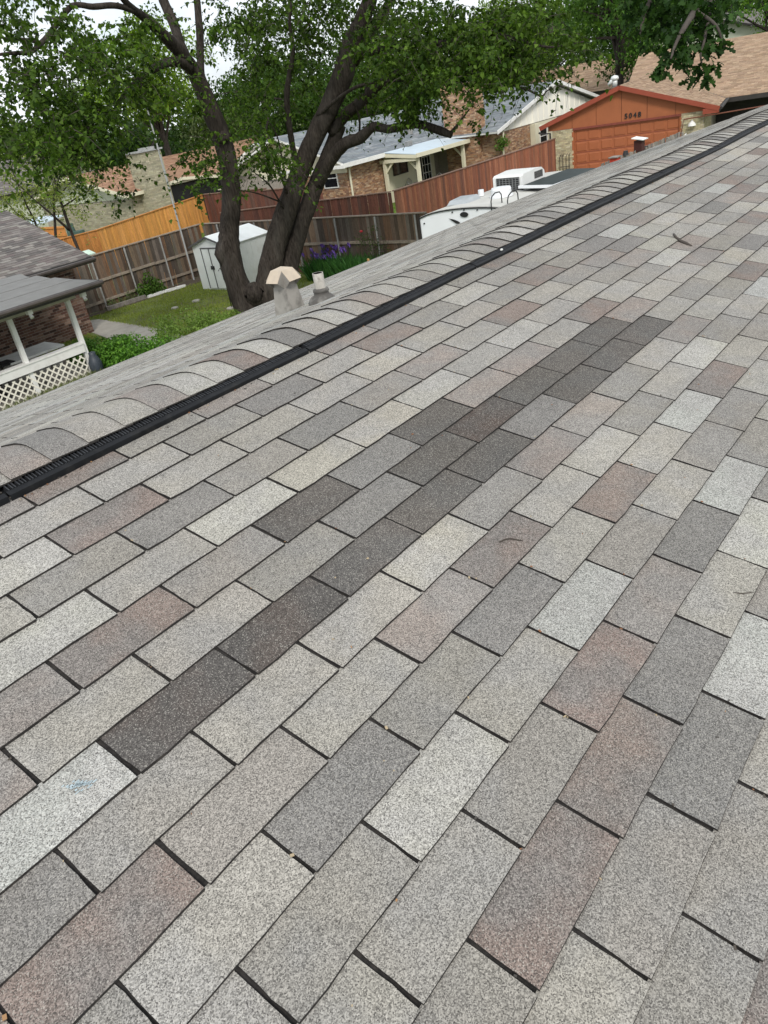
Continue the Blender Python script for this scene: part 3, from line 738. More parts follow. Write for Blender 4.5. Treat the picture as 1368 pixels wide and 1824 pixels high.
fence('tall reddish cedar fence running from the brick pier of the orange garage past the trailer', (37.5, 18.1), (24.0, 18.1), 1.85, RED, cap=True, capmat=CAPR, seed=3, gap=.004)
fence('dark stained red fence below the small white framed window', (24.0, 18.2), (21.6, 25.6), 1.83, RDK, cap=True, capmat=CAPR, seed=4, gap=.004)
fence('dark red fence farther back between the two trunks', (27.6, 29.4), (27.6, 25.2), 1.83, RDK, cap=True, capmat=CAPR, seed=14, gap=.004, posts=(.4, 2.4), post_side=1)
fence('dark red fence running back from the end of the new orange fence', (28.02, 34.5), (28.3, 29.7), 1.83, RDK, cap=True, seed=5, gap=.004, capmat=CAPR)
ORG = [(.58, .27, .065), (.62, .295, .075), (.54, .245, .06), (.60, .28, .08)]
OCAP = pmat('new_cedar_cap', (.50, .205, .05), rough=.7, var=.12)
o1, o2, o3 = (19.05, 31.2), (28.0, 34.5), (13.2, 31.9)
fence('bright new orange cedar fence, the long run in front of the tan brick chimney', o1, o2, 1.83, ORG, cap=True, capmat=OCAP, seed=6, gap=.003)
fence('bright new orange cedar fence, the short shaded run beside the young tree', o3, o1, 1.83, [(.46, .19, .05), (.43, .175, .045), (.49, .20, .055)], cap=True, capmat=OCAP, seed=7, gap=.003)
GRY = [(.20, .185, .165), (.16, .15, .135), (.24, .22, .195), (.13, .12, .11), (.19, .165, .14)]
gf = fence('old grey picket fence hung with ornaments in front of the orange garage door', (27.0, 11.0), (35.1, 11.0), 1.82, GRY, side=-1, rails=(.5, 1.55), railmat=GREYW, cap=False, posts=(1.5, 3.9, 6.3, 7.9), postmat=GREYW, postr=.05, post_side=-1, seed=8, warp=.02, gap=.02)
for x in (32.6, 33.4):
    m = MB(); m.beam((x, 10.9, G + .9), (x + .55, 10.9, G + 1.75), .03, .09); part('brace', m, GREYW, gf)
t = thing('birdhouse', 'small dark red birdhouse with white sloping roof on the grey picket fence', 'birdhouse', (30.35, 10.95, -2.4))
m = MB(); m.box(30.14, 30.46, 10.78, 11.08, -2.50, -2.12); part('body', m, pmat('dark_red_box', (.05, .013, .011)), t)
m = MB(); m.slab([(30.05, 10.68, -2.09), (30.55, 10.68, -2.09), (30.55, 11.15, -2.0), (30.05, 11.15, -2.0)], .03); part('roof', m, WHITE, t)
t = thing('lantern', 'small bright red lantern box on the near end of the grey picket fence', 'lantern', (27.9, 10.9, -2.75))
m = MB(); m.box(27.75, 28.1, 10.75, 11.0, -2.75, -2.36); part('body', m, pmat('red_enamel', (.42, .04, .02)), t); m = MB(); m.box(27.7, 28.15, 10.7, 11.05, -2.36, -2.33); part('lid', m, GREYW, t)
for x, z_, lb in ((28.95, -2.72, 'small cream shell ornament beside the red lantern on the grey fence'), (31.9, -2.72, 'larger cream shell cluster below the birdhouse on the grey fence')):
    m = MB(); rr = random.Random(int(x * 10))
    for i in range(7): m.tube([(x + rr.gauss(0, .09), 10.86, z_ + rr.gauss(0, .07)), (x + rr.gauss(0, .09), 10.78, z_ + rr.gauss(0, .07))], [.07, .03], 7)
    solo('ornament', m, WHITE, lb, 'ornament')
m = MB(); P = [(35.0 + .16 * math.sin(a), 10.8, -2.75 + .2 * math.cos(a)) for a in np.linspace(2.6, -2.6, 14) + math.pi * 0]; m.tube(P, .035, 6)
solo('horseshoe', m, pmat('pale_iron', (.45, .44, .42), rough=.5), 'pale horseshoe hung on the far post of the grey fence', 'horseshoe')
m = MB(); m.box(30.9, 31.1, 10.9, 11.1, -2.6, -2.42); m.tube([(29.05, 10.95, -2.45), (29.05, 10.95, -2.3)], [.12, .08], 8); solo('fence_finial', m, BLACK, 'small black ornament on top of the grey fence between lantern and birdhouse', 'ornament')

# ------------------------------------------------------------------ garden shed
t = thing('shed', 'white metal garden shed with double doors beside the big tree', 'shed', (16.9, 20.9, G))
x0, x1, y0, y1 = 16.88, 18.85, 19.95, 21.83; ze, zr, ym = G + 1.50, G + 1.80, 20.89
m = MB(); 
m.face([(x0, y1, G), (x0, y0, G), (x0, y0, ze), (x0, ym, zr), (x0, y1, ze)]); m.face([(x1, y0, G), (x1, y1, G), (x1, y1, ze), (x1, ym, zr), (x1, y0, ze)])
m.face([(x0, y0, G), (x1, y0, G), (x1, y0, ze), (x0, y0, ze)]); m.face([(x1, y1, G), (x0, y1, G), (x0, y1, ze), (x1, y1, ze)]); part('wall', m, SHEDW, t)
m = MB(); m.slab([(x0 - .08, y0 - .08, ze + .02), (x1 + .06, y0 - .08, ze + .02), (x1 + .06, ym, zr + .05), (x0 - .08, ym, zr + .05)], .03); m.slab([(x1 + .06, y1 + .08, ze + .02), (x0 - .08, y1 + .08, ze + .02), (x0 - .08, ym, zr + .05), (x1 + .06, ym, zr + .05)], .03)
part('roof', m, SHEDW, t)
m = MB()
for a, b in ((( y1 + .10, ze - .015), (ym, zr + .02)), ((ym, zr + .02), (y0 - .10, ze - .015))): m.beam((x0 - .09, a[0], a[1]), (x0 - .09, b[0], b[1]), .03, .05)
part('roof_edge_trim', m, pmat('dark_steel_trim', (.10, .10, .105), rough=.5), t)
for a, b in ((21.32, 20.92), (20.90, 20.50)):
    m = MB(); m.box(x0 - .035, x0 - .006, b, a, G + .06, G + 1.42); d_ = part('door', m, SHEDW, t)
    h_ = MB(); hy = b + .05 if a > 21 else a - .05; h_.box(x0 - .07, x0 - .035, hy - .02, hy + .02, G + .72, G + .84); part('handle', h_, BLACK, d_)
m = MB(); m.box(x0 - .05, x0 - .004, 20.46, 21.36, G + 1.425, G + 1.46); m.box(x0 - .05, x0 - .004, 20.895, 20.93, G + .06, G + 1.42); m.box(x0 - .05, x0 - .004, 21.325, 21.355, G + .06, G + 1.42); part('door_frame', m, MATS['dark_steel_trim'], t)
m = MB()
for i in range(8): m.box(x0 + .12 + i * .24, x0 + .14 + i * .24, y0 - .012, y0 - .001, G + .05, ze - .03)
part('wall_rib', m, SHEDW, t)

# ------------------------------------------------------------------ travel trailer beside the roof
t = thing('travel_trailer', 'white travel trailer with rooftop air conditioner parked between the roof and the red fence', 'trailer', (16, 7.2, G))
RVW = pmat('gelcoat_white', (.74, .76, .78), rough=.35, var=.04, scale=1.5); RVR = pmat('trailer_membrane', (.52, .52, .49), rough=.7, var=.10, scale=2.5, dirt=((.42, .40, .36), 2.5, .4))
yl, yr = 8.33, 5.9
def crown(y): q = (y - (yl + yr) / 2) / ((yl - yr) / 2); return -1.17 - .10 * q * q - .05 * q ** 6
ys = [yl + (yr - yl) * i / 14 for i in range(15)]
m = MB()
rear = [(12.4, y, crown(y)) for y in ys]; front = [(16.3, y, crown(y)) for y in ys]
m.face([(12.4, yl, G + .5)] + [(12.4, yr, G + .5)][:0] + rear[::1] + [(12.4, yr, G + .5)]); m.face(([(16.3, yl, G + .5)] + front + [(16.3, yr, G + .5)])[::-1])
m.face([(12.4, yl, G + .5), (16.3, yl, G + .5), front[0], rear[0]]); m.face([(16.3, yr, G + .5), (12.4, yr, G + .5), rear[-1], front[-1]]); m.face([(12.4, yl, G + .5), (12.4, yr, G + .5), (16.3, yr, G + .5), (16.3, yl, G + .5)]); part('body', m, RVW, t)
m = MB()
for i in range(14): m.hexa([(12.42, ys[i], crown(ys[i]) + .002), (16.28, ys[i], crown(ys[i]) + .002), (16.28, ys[i + 1], crown(ys[i + 1]) + .002), (12.42, ys[i + 1], crown(ys[i + 1]) + .002)][::-1] + [(12.42, ys[i], crown(ys[i]) + .016), (16.28, ys[i], crown(ys[i]) + .016), (16.28, ys[i + 1], crown(ys[i + 1]) + .016), (12.42, ys[i + 1], crown(ys[i + 1]) + .016)][::-1])
part('roof', m, RVR, t)
m = MB(); m.tube([(12.385, y, crown(y) - .004) for y in ys], .014, 6); m.tube([(12.39, yl, G + .5), (12.39, yl, crown(yl))], .014, 6); part('edge_trim', m, BLACK, t)
m = MB(); c0 = np.array([12.385, 7.25, -1.285])
m.face([c0 + (-.006, .095 * math.cos(a), .048 * math.sin(a)) for a in np.linspace(0, 2 * math.pi, 24, endpoint=False)])
m.face([(12.38, 7.62, -1.345), (12.38, 7.45, -1.445), (12.38, 7.30, -1.475), (12.38, 7.40, -1.400), (12.38, 7.50, -1.365)]); part('decal', m, BLACK, t)
m = MB()
for y, z_ in ((8.22, -1.42), (7.52, -1.235), (7.25, -1.205), (6.95, -1.215)): m.tube([(12.40, y, z_), (12.375, y, z_)], .013, 8)
part('marker_light', m, BLACK, t)
for y in (6.62, 6.27):
    m = MB(); m.tube([(12.36, y, -1.9), (12.36, y, -1.08), (12.40, y, -1.0), (12.52, y, -.955), (12.68, y, -.965), (12.74, y, -1.02), (12.75, y, -1.17)], .011, 8); part('ladder_rail', m, BLACK, t, smooth=True)
for z_ in (-1.45, -1.75): m = MB(); m.tube([(12.36, 6.62, z_), (12.36, 6.27, z_)], .011, 8); part('ladder_rung', m, BLACK, t)
# rooftop air conditioner
ax, ay, az = 13.98, 7.52, -1.17
m = MB(); m.box(ax, ax + .95, ay - .66, ay, az, az + .10); ac = part('air_conditioner', m, BLACK, t)
m = MB()
pr = [(0, .10), (0, .27), (.06, .305), (.55, .33), (.82, .315), (.93, .24), (.96, .10)]
A = [(ax + a, ay + .01, az + b) for a, b in pr]; B = [(ax + a, ay - .67, az + b) for a, b in pr]
m.face(A); m.face(B[::-1])
for i in range(len(pr)): m.face([A[i], B[i], B[(i + 1) % len(pr)], A[(i + 1) % len(pr)]])
part('shroud', m, pmat('white_plastic_shroud', (.70, .71, .70), rough=.45, var=.04), ac)
m = MB(); m.box(ax - .012, ax + .004, ay - .60, ay - .07, az + .02, az + .26); 
part('grille', m, BLACK, ac); m = MB()
for i in range(9): m.box(ax + .50 + .04 * i, ax + .52 + .04 * i, ay - .678, ay - .668, az + .14, az + .27)
part('side_slots', m, BLACK, ac, kind='stuff')
m = MB()
for i in range(8): m.box(ax - .022, ax - .010, ay - .60 + i * .074, ay - .592 + i * .074, az + .03, az + .25)
for i in range(6): m.box(ax - .024, ax - .009, ay - .60, ay - .07, az + .04 + i * .039, az + .046 + i * .039)
part('fin', m, pmat('grey_plastic', (.22, .23, .23)), ac, kind='stuff')
m = MB(); m.hexa([(13.85, 6.15, -1.12), (15.85, 6.05, -1.13), (15.85, 6.78, -1.10), (13.85, 6.82, -1.09)] + [(13.85, 6.15, -1.09), (15.85, 6.05, -1.10), (15.85, 6.78, -1.07), (13.85, 6.82, -1.06)]); sp = part('solar_panel', m, pmat('solar_glass', (.030, .040, .040), rough=.6, var=.15, spec=.2), t)
m = MB(); m.beam((13.82, 6.12, -1.10), (13.82, 6.85, -1.07), .05, .05); m.beam((13.83, 6.13, -1.10), (15.87, 6.03, -1.11), .03, .04); part('panel_frame', m, RVW, sp)
m = MB(); m.lathe((13.35, 6.98, -1.155), [(.235, 0), (.235, .03), (.20, .04), (.20, .14), (.185, .17), (.01, .18)], 20); part('vent_dome', m, RVW, t, smooth=False)
m = MB(); m.hexa([(12.85, 7.45, -1.17), (13.35, 7.45, -1.17), (13.35, 7.95, -1.19), (12.85, 7.95, -1.19), (12.9, 7.5, -1.09), (13.3, 7.5, -1.07), (13.3, 7.9, -1.09), (12.9, 7.9, -1.11)]); part('roof_hatch', m, pmat('smoky_hatch', (.36, .39, .41), rough=.4, var=.1), t)
m = MB(); m.tube([(13.6, 7.6, -1.16), (13.6, 7.6, -1.04)], .06, 10); part('roof_fitting', m, RVW, t)
for y in (8.2, 6.03):
    for x in (14.2, 15.1): m = MB(); m.tube([(x, y - .12, G + .35), (x, y + .12, G + .35)], .35, 18); part('wheel', m, BLACK, t)

# ------------------------------------------------------------------ orange garage house
gh = thing('garage_house', 'orange gabled garage house with pale brick piers and the number 5048', 'house', (38.38, 15.08, 0), rz=math.atan2(.227, .974), local=True)
# local: x runs away from us behind the garage face, y runs to the left (so d along the face is -y); z is world height
def D(d): return -d
m = MB(); m.box(.16, 9, D(3.75), D(-3.29), G, -1.95); m.box(.0, .16, D(-2.27), D(-3.29), G, -2.06); m.box(.0, .16, D(3.75), D(2.75), G, -2.06); part('wall', m, MORTAR, gh)
TANB = [(.36, .31, .19), (.42, .37, .23), (.31, .27, .17), (.46, .42, .28), (.38, .34, .22)]
brick_field(gh, (0.0, D(-3.29), G), (0, -1, 0), 1.02, 2.2, TANB, (-1, 0, 0), seed=21); brick_field(gh, (0.0, D(2.75), G), (0, -1, 0), 1.0, 2.25, TANB, (-1, 0, 0), seed=22)
brick_field(gh, (0.02, D(3.75), G), (1, 0, 0), 4.2, 2.3, TANB, (0, -1, 0), seed=23)
brick_field(gh, (0.02, D(-3.29), G), (1, 0, 0), 9, 2.3, TANB, (0, 1, 0), seed=24)
apz, evz = -.50, -1.93
# gable siding in five panels with battens between
def gz(d): return apz - .10 - abs(d) * (apz - evz) / 4.3
edges = [-3.45, -2.30, -1.13, .06, 1.23, 2.50, 3.95]
zb = -2.06
for a, b in zip(edges[:-1], edges[1:]):
    P = [(-.02, D(a + .012), zb), (-.02, D(b - .012), zb), (-.02, D(b - .012), gz(b))] + ([(-.02, D(0), gz(0))] if a < 0 < b else []) + [(-.02, D(a + .012), gz(a))]
    m = MB(); m.slab(P, .03); part('siding_panel', m, ORANGE, gh)
m = MB()
P = [(.0, D(-3.5), zb), (0, D(4.0), zb), (0, D(4.0), gz(4.0)), (0, 0, gz(0)), (0, D(-3.5), gz(-3.5))]; m.slab(P, .05); part('gable_backing', m, pmat('dark_orange_groove', (.16, .05, .02)), gh)
m = MB(); m.box(-.06, .0, D(2.76), D(-2.27), -2.15, -2.06); part('door_header', m, pmat('dark_red_header', (.17, .04, .025)), gh)
m = MB(); m.box(.06, .12, D(2.70), D(-2.25), G, -2.15); dr = part('garage_door', m, ORANGED, gh)
for i in range(4):
    for j in range(8):
        pw = 4.9 / 8; yb = -2.2 + j * pw + .06; z_ = G + .08 + i * .51
        m = MB(); y_a, y_b = D(yb + pw - .09), D(yb); zt = z_ + .40; e = .035
        m.hexa([(.06, y_b, z_), (.06, y_a, z_), (.06, y_a, zt), (.06, y_b, zt), (.035, y_b - e, z_ + e), (.035, y_a + e, z_ + e), (.035, y_a + e, zt - e), (.035, y_b - e, zt - e)]); part('panel', m, ORANGED, dr)
m = MB()
for i in range(1, 4): m.box(.052, .061, D(2.68), D(-2.22), G + .025 + i * .51, G + .05 + i * .51)
part('section_joint', m, MATS['dark_red_header'], dr)
m = MB(); m.box(-.01, .10, D(-2.21), D(-2.33), G, -2.15); m.box(-.01, .10, D(2.78), D(2.68), G, -2.15); part('door_jamb', m, ORANGED, gh)
for i, ch in enumerate('5048'):
    cu = bpy.data.curves.new('digit', 'FONT'); cu.body = ch; cu.size = .31; cu.extrude = .010; cu.offset = .006; cu.materials.append(BLACK)
    tmp = bpy.data.objects.new('digit_curve', cu); me_ = bpy.data.meshes.new_from_object(tmp); bpy.data.objects.remove(tmp)
    o = bpy.data.objects.new('digit', me_); COL.objects.link(o); o.parent = gh; o.matrix_basis = Matrix.Translation((-.05, D(.20 + i * .205), -1.95)) @ Matrix(((0, 0, -1), (-1, 0, 0), (0, 1, 0))).to_4x4()
# roof: garage wing
TANR = [(.265, .180, .112), (.30, .208, .135), (.23, .150, .093), (.335, .238, .16), (.205, .133, .083), (.285, .194, .13)]
ev_d, ev_z, rk = 4.38, -1.95, -.28
k_ = (apz - ev_z) / ev_d; cl_ = math.hypot(ev_d, apz - ev_z); t_end = 9.2
m = MB(); m.slab([(rk, D(ev_d), ev_z), (6, D(ev_d), ev_z), (t_end, 0, apz), (rk, 0, apz)], .07); m.slab([(t_end, D(-ev_d * .88), apz - k_ * ev_d * .88), (rk, D(-ev_d * .88), apz - k_ * ev_d * .88), (rk, 0, apz), (t_end, 0, apz)], .07); part('garage_roof', m, DARK, gh)
course_field(gh, (0, 0, 0), (1, 0, 0), (0, 0, -1), .01, .01, 1, 1, TANR) if False else None
# shingle faces are built in local axes, so project them for picking in world space is not needed
course_field(gh, (rk, 0, apz + .004), (1, 0, 0), (0, -ev_d / cl_, (ev_z - apz) / cl_), t_end - rk, cl_, .31, .145, TANR, seed=31, clip=lambda u, v: u < t_end - (t_end - 4.6) * v / cl_)
m = MB(); m.beam((rk - .02, 0, apz - .09), (rk - .02, D(ev_d + .02), ev_z - .09), .03, .20); m.beam((rk - .02, 0, apz - .09), (rk - .02, D(-ev_d * .88), apz - k_ * ev_d * .88 - .09), .03, .20); part('barge_board', m, RUST, gh)
m = MB(); m.box(rk + .02, 4.6, D(ev_d) - .04, D(ev_d) + .02, ev_z - .20, ev_z - .02); m.tube([(rk + .1, D(ev_d) - .09, ev_z - .08), (4.6, D(ev_d) - .09, ev_z - .06)], .06, 8); part('gutter', m, DARK, gh)
m = MB(); m.box(rk + .0, 6, D(3.8), D(ev_d - .02), ev_z - .16, ev_z - .13); part('soffit', m, RUST, gh)
m = MB(); m.box(rk - .02, .4, D(ev_d + .0), D(3.7), -2.2, -1.97); part('eave_return', m, RUST, gh)
m = MB(); m.tube([(-.3, D(-3.9), -2.03), (-.3, D(-3.75), -2.12), (-.05, D(-3.4), -2.15), (-.05, D(-3.4), -2.9)], .045, 8); part('downspout', m, BLACK, gh)
# main block behind, ridge across
my0, my1 = -.95, 14.0; mt0, mz0, mt1 = 4.55, -2.02, 12.0; mz1 = mz0 + (mt1 - mt0) * .335; cm = math.hypot(mt1 - mt0, mz1 - mz0)
m = MB(); m.slab([(mt0, D(my1), mz0), (mt0, D(my0), mz0), (mt1, D(my0), mz1), (mt1, D(my1), mz1)][::-1], .08); m.slab([(mt1 + 6, D(my0), mz1 - 2), (mt1 + 6, D(my1), mz1 - 2), (mt1, D(my1), mz1), (mt1, D(my0), mz1)][::-1], .08); part('main_roof', m, DARK, gh)
course_field(gh, (mt1, D(my0), mz1 + .05), (0, -1, 0), ((mt0 - mt1) / cm, 0, (mz0 - mz1) / cm), my1 - my0, cm, .31, .145, [lerp(c, (.36, .265, .185), .3) for c in TANR], seed=32)
m = MB(); m.box(7.4, 7.5, D(13.8), D(3.6), G, -1.35); m.box(9.1, 17, D(-.6), D(-.5), G, -2.05); part('main_wall', m, DARK, gh)  # dark wall and ceiling: eave shadow of the recess put into their colour
m = MB(); m.box(4.7, 7.4, D(13.8), D(3.8), -2.16, -2.12); part('porch_ceiling', m, DARK, gh)
m = MB(); m.beam((4.5, D(3.7), -2.07), (4.5, D(14), -2.07), .05, .2); part('main_fascia', m, DARK, gh)
m = MB(); m.tube([(7.2, D(7.6), mz0 + (7.2 - mt0) * .335), (7.2, D(7.6), mz0 + (7.2 - mt0) * .335 + .42)], .045, 8); vp = part('vent_pipe', m, pmat('rusty_pipe', (.16, .06, .035)), gh); m = MB(); m.lathe((7.2, D(7.6), mz0 + (7.2 - mt0) * .335 + .02), [(.3, 0), (.12, .08), (.05, .12)], 10); part('flashing', m, STEEL, vp)
m = MB(); m.tube([(.15, D(-.28), apz - .05), (.15, D(-.28), apz + .30)], .12, 12); m.lathe((.15, D(-.28), apz + .22), [(.12, 0), (.17, .03), (.19, .10), (.15, .18), (.04, .22)], 14); m.tube([(.15, D(-.28), apz + .38), (.05, D(-.55), apz + .05)], [.09, .08], 10)
part('ridge_vent_cap', m, pmat('white_galvanised_cap', (.62, .64, .63), rough=.45, metal=.3, var=.1), gh, smooth=True)
m = MB(); m.tube([(-.25, D(2.8), -2.9), (-.25, D(2.9), -2.30), (-.25, D(6.5), -2.18)], .028, 6); part('handrail', m, pmat('brown_iron', (.14, .05, .03)), gh)
m = MB(); m.lathe((-.14, D(3.25), -2.62), [(.03, .25), (.05, .20), (.16, .08), (.18, 0), (.04, -.02)], 12); part('wall_lamp', m, WHITE, gh)
m = MB()
for i in range(4): m.tube([(-.10, D(-2.95 + i * .16), G), (-.10, D(-2.95 + i * .16), G + .95 + .12 * (i % 2)), (-.10, D(-2.87 + i * .16), G + 1.1)], .014, 6)
m.tube([(-.10, D(-2.95), G + .5), (-.10, D(-2.45), G + .5)], .014, 6)
x_, y_ = 38.38 - 2.2 * 0, 0
tt_ = part('trellis', m, BLACK, None); 
tt_.matrix_world = gh.matrix_basis if False else Matrix.Translation((38.38, 15.08, 0)) @ Matrix.Rotation(math.atan2(.227, .974), 4, 'Z')
set_(tt_, 'thin black wire trellis leaning on the brick pier of the orange garage', 'trellis')
m = MB(); m.box(30.0, 38.3, 12.0, 17.9, G + .004, G + .03); part('driveway', m, pmat('pale_concrete', (.48, .47, .44), rough=.9, var=.12, scale=2), kind='structure')

# ------------------------------------------------------------------ white gabled house with patio cover
wh = thing('patio_house', 'brick house with blue grey roof, white gable and white patio cover', 'house', (38, 25.5, G))
WBR = [(.34, .19, .10), (.28, .15, .085), (.40, .25, .145), (.22, .12, .075), (.45, .31, .20), (.31, .20, .13)]
BGR = [(.165, .185, .20), (.19, .21, .225), (.145, .165, .18), (.21, .225, .235)]
m = MB(); m.box(29.85, 44, 25.5, 33.5, G, -1.85); m.box(37.85, 50.2, 21.55, 30, G, -1.85); part('wall', m, MORTAR, wh)
brick_field(wh, (29.85, 25.5, G), (1, 0, 0), 3.0, 2.4, WBR, (0, -1, 0), seed=41, bw=.2)
brick_field(wh, (29.85, 25.5, G), (0, 1, 0), 4.0, 2.05, WBR, (-1, 0, 0), seed=42, bw=.2, clip=lambda u, z: not (.58 < u < 1.5 and 1.42 < z))
brick_field(wh, (37.85, 21.55, G), (1, 0, 0), 3.45, 2.4, WBR, (0, -1, 0), seed=43, bw=.2)
brick_field(wh, (37.85, 21.55, G), (0, 1, 0), 1.2, 2.4, WBR, (-1, 0, 0), seed=44, bw=.2)
m = MB(); m.box(37.35, 38.3, 22.55, 24.55, G, .75); part('chimney_core', m, MORTAR, wh)
brick_field(wh, (37.35, 22.55, G), (0, 1, 0), 2.0, 5.0, WBR, (-1, 0, 0), seed=45, bw=.2); brick_field(wh, (37.35, 22.55, G), (1, 0, 0), .95, 5.0, WBR, (0, -1, 0), seed=46, bw=.2)
m = MB(); m.box(32.9, 37.35, 25.44, 25.5, G, -1.9); part('patio_wall', m, CREAM, wh)
m = MB(); m.box(29.78, 29.86, 25.4, 31.5, -2.2, -1.86); part('gable_trim', m, CREAM, wh)
m = MB(); m.slab([(29.84, 33.4, -1.86), (29.84, 25.5, -1.86), (29.84, 29.5, -.3)], .05); part('end_gable', m, CREAM, wh)
rz_ = lambda y: -1.75 + (y - 25.0) * .345
m = MB(); m.slab([(29.25, 25.0, -1.75), (45, 25.0, -1.75), (45, 29.5, rz_(29.5)), (29.25, 29.5, rz_(29.5))], .10); m.slab([(45, 34, -1.75), (29.25, 34, -1.75), (29.25, 29.5, rz_(29.5)), (45, 29.5, rz_(29.5))], .10); part('roof', m, WHITE, wh)
cw = math.hypot(4.5, 4.5 * .345)
course_field(wh, (29.25, 29.5, rz_(29.5) + .004), (1, 0, 0), (0, -4.5 / cw, -4.5 * .345 / cw), 15.7, cw, .6, .16, BGR, seed=47)
m = MB(); m.box(29.2, 37.2, 24.93, 25.0, -1.93, -1.74); m.box(29.18, 29.26, 24.95, 29.4, -1.95, -1.8); part('fascia', m, WHITE, wh)
m = MB(); m.tube([(29.98, 24.95, -1.85), (29.98, 25.36, -2.05), (29.98, 25.40, G)], .05, 8); part('downspout', m, CREAM, wh)
# right wing with the white gable
gx0, gx1, gxm, gy = 37.15, 51.2, 44.1, 21.5
m = MB(); ga = [(gx0 + .5, gy, -1.86), (gx1 - .5, gy, -1.86), (gxm, gy, -.16)]
m.slab(ga, .06); part('white_gable', m, GABLEW, wh)
for i in range(1, 20):
    x = gx0 + .5 + i * .66; zt = -1.86 + 1.70 * (1 - abs(x - gxm) / (gxm - gx0 - .5))
    if zt > -1.8: m = MB(); m.box(x - .02, x + .02, gy - .035, gy - .001, -1.86, zt); part('batten', m, GABLEW, wh)
m = MB(); m.beam((gx0, 21.15, -1.80), (gxm, 21.15, -.06), .04, .17); m.beam((gxm, 21.15, -.06), (gx1, 21.15, -1.80), .04, .17); part('barge_board', m, WHITE, wh)
m = MB(); m.slab([(gx0, 30, -1.75), (gx0, 21.15, -1.75), (gxm, 21.15, -.01), (gxm, 30, -.01)], .08); m.slab([(gx1, 21.15, -1.75), (gx1, 30, -1.75), (gxm, 30, -.01), (gxm, 21.15, -.01)], .08); part('wing_roof', m, WHITE, wh)
cg = math.hypot(gxm - gx0, 1.74)
course_field(wh, (gxm, 21.15, -.01 + .004), (0, 1, 0), (-(gxm - gx0) / cg, 0, -1.74 / cg), 8.8, cg, .6, .16, BGR, seed=48); course_field(wh, (gxm, 21.15, -.01 + .004), (0, 1, 0), ((gxm - gx0) / cg, 0, -1.74 / cg), 8.8, cg, .6, .16, BGR, seed=49)
m = MB(); m.tube([(38.0, 21.3, -1.8), (37.95, 21.42, G)], .05, 8); part('wing_downspout', m, CREAM, wh)
m = MB(); m.box(41.3, 41.75, 21.2, 21.52, G, -1.9); m.box(41.75, 44.5, 21.5, 21.56, G, -1.9); part('entry_column', m, CREAM, wh)
window(wh, (42.3, 21.5, -3.2), (1, 0, 0), (0, -1, 0), .9, 1.1)
window(wh, (29.84, 27.05, -2.86), (0, -1, 0), (-1, 0, 0), .98, .92, rows=2)
window(wh, (33.5, 25.44, -3.0), (1, 0, 0), (0, -1, 0), 1.3, .9, rows=1, frame=DARK, fw=.04); window(wh, (36.1, 25.44, -4.1), (1, 0, 0), (0, -1, 0), .85, 2.0, rows=5, cols=3)
m = MB(); m.box(35.55, 35.95, 25.30, 25.43, G, -1.95); part('dark_curtain', m, BLACK, wh)
PCO = pmat('pale_blue_fibreglass', (.43, .51, .57), rough=.5, var=.06, scale=2)
for i in range(5):
    x0_, x1_ = 32.4 + i * .98, 32.4 + (i + 1) * .98 - .012; m = MB(); m.slab([(x0_, 23.0, -1.95), (x1_, 23.0, -1.95), (x1_, 25.3, -1.70), (x0_, 25.3, -1.70)], .03); part('patio_roof_panel', m, PCO, wh)
m = MB(); m.box(32.4, 37.3, 22.94, 23.0, -2.12, -1.93); m.beam((32.42, 23.0, -2.06), (32.42, 25.4, -1.84), .06, .16); m.box(32.45, 32.6, 23.1, 25.4, -2.25, -2.08); part('patio_beam', m, CREAM, wh)
for x, y in ((32.55, 25.15), (32.75, 23.2), (36.9, 23.2)):
    m = MB(); m.box(x - .08, x + .08, y - .08, y + .08, G, -2.1); part('patio_post', m, CREAM, wh)
    m = MB(); s_ = 1 if y < 24 else -1; m.beam((x, y, -2.75), (x, y + s_ * .6, -2.18), .07, .09); part('knee_brace', m, CREAM, wh)
m = MB(); m.box(34.4, 34.8, 24.9, 25.1, -1.72, -1.5); m.tube([(31.7, 26.2, rz_(26.2)), (31.7, 26.2, rz_(26.2) + .35)], .03, 6); m.lathe((31.7, 26.2, rz_(26.2) + .01), [(.15, 0), (.04, .05)], 8); m.tube([(36.6, 26.3, rz_(26.3)), (36.6, 26.3, rz_(26.3) + .9)], .16, 8); part('roof_vent', m, STEEL, wh)
t = thing('patio_table', 'round metal patio table under the white patio cover', 'table', (34.5, 24.2, G)); m = MB(); m.lathe((34.5, 24.2, G + .72), [(.6, 0), (.62, .02), (.6, .04), (.01, .045)], 16); part('tabletop', m, STEEL, t); m = MB(); m.lathe((34.5, 24.2, G), [(.3, 0), (.04, .1), (.04, .72)], 10); part('pedestal', m, STEEL, t)
chr0 = thing('patio_chair', 'ornate grey metal patio chair at the round table under the patio cover', 'chair', (0, 0, G), group='metal patio chairs', local=True)
m = MB(); m.lathe((0, 0, .43), [(.24, 0), (.25, .02), (.01, .03)], 14); part('seat', m, STEEL, chr0)
m = MB(); m.tube([(-.22, .2, .44), (-.24, .26, .8), (0, .29, .98), (.24, .26, .8), (.22, .2, .44)], .018, 6)
for q in range(-2, 3): m.tube([(q * .08, .21, .44), (q * .09, .27, .92 - abs(q) * .05)], .010, 5)
part('backrest', m, STEEL, chr0)
for sx in (-.18, .18):
    for sy in (-.18, .18): m = MB(); m.tube([(sx, sy, .44), (sx * 1.25, sy * 1.25, 0)], .015, 6); part('leg', m, STEEL, chr0)
chr0.location = (33.5, 24.3, G); chr0.rotation_euler = (0, 0, 1.3)
chr0['label'] = 'ornate metal patio chair on the window side of the round table'
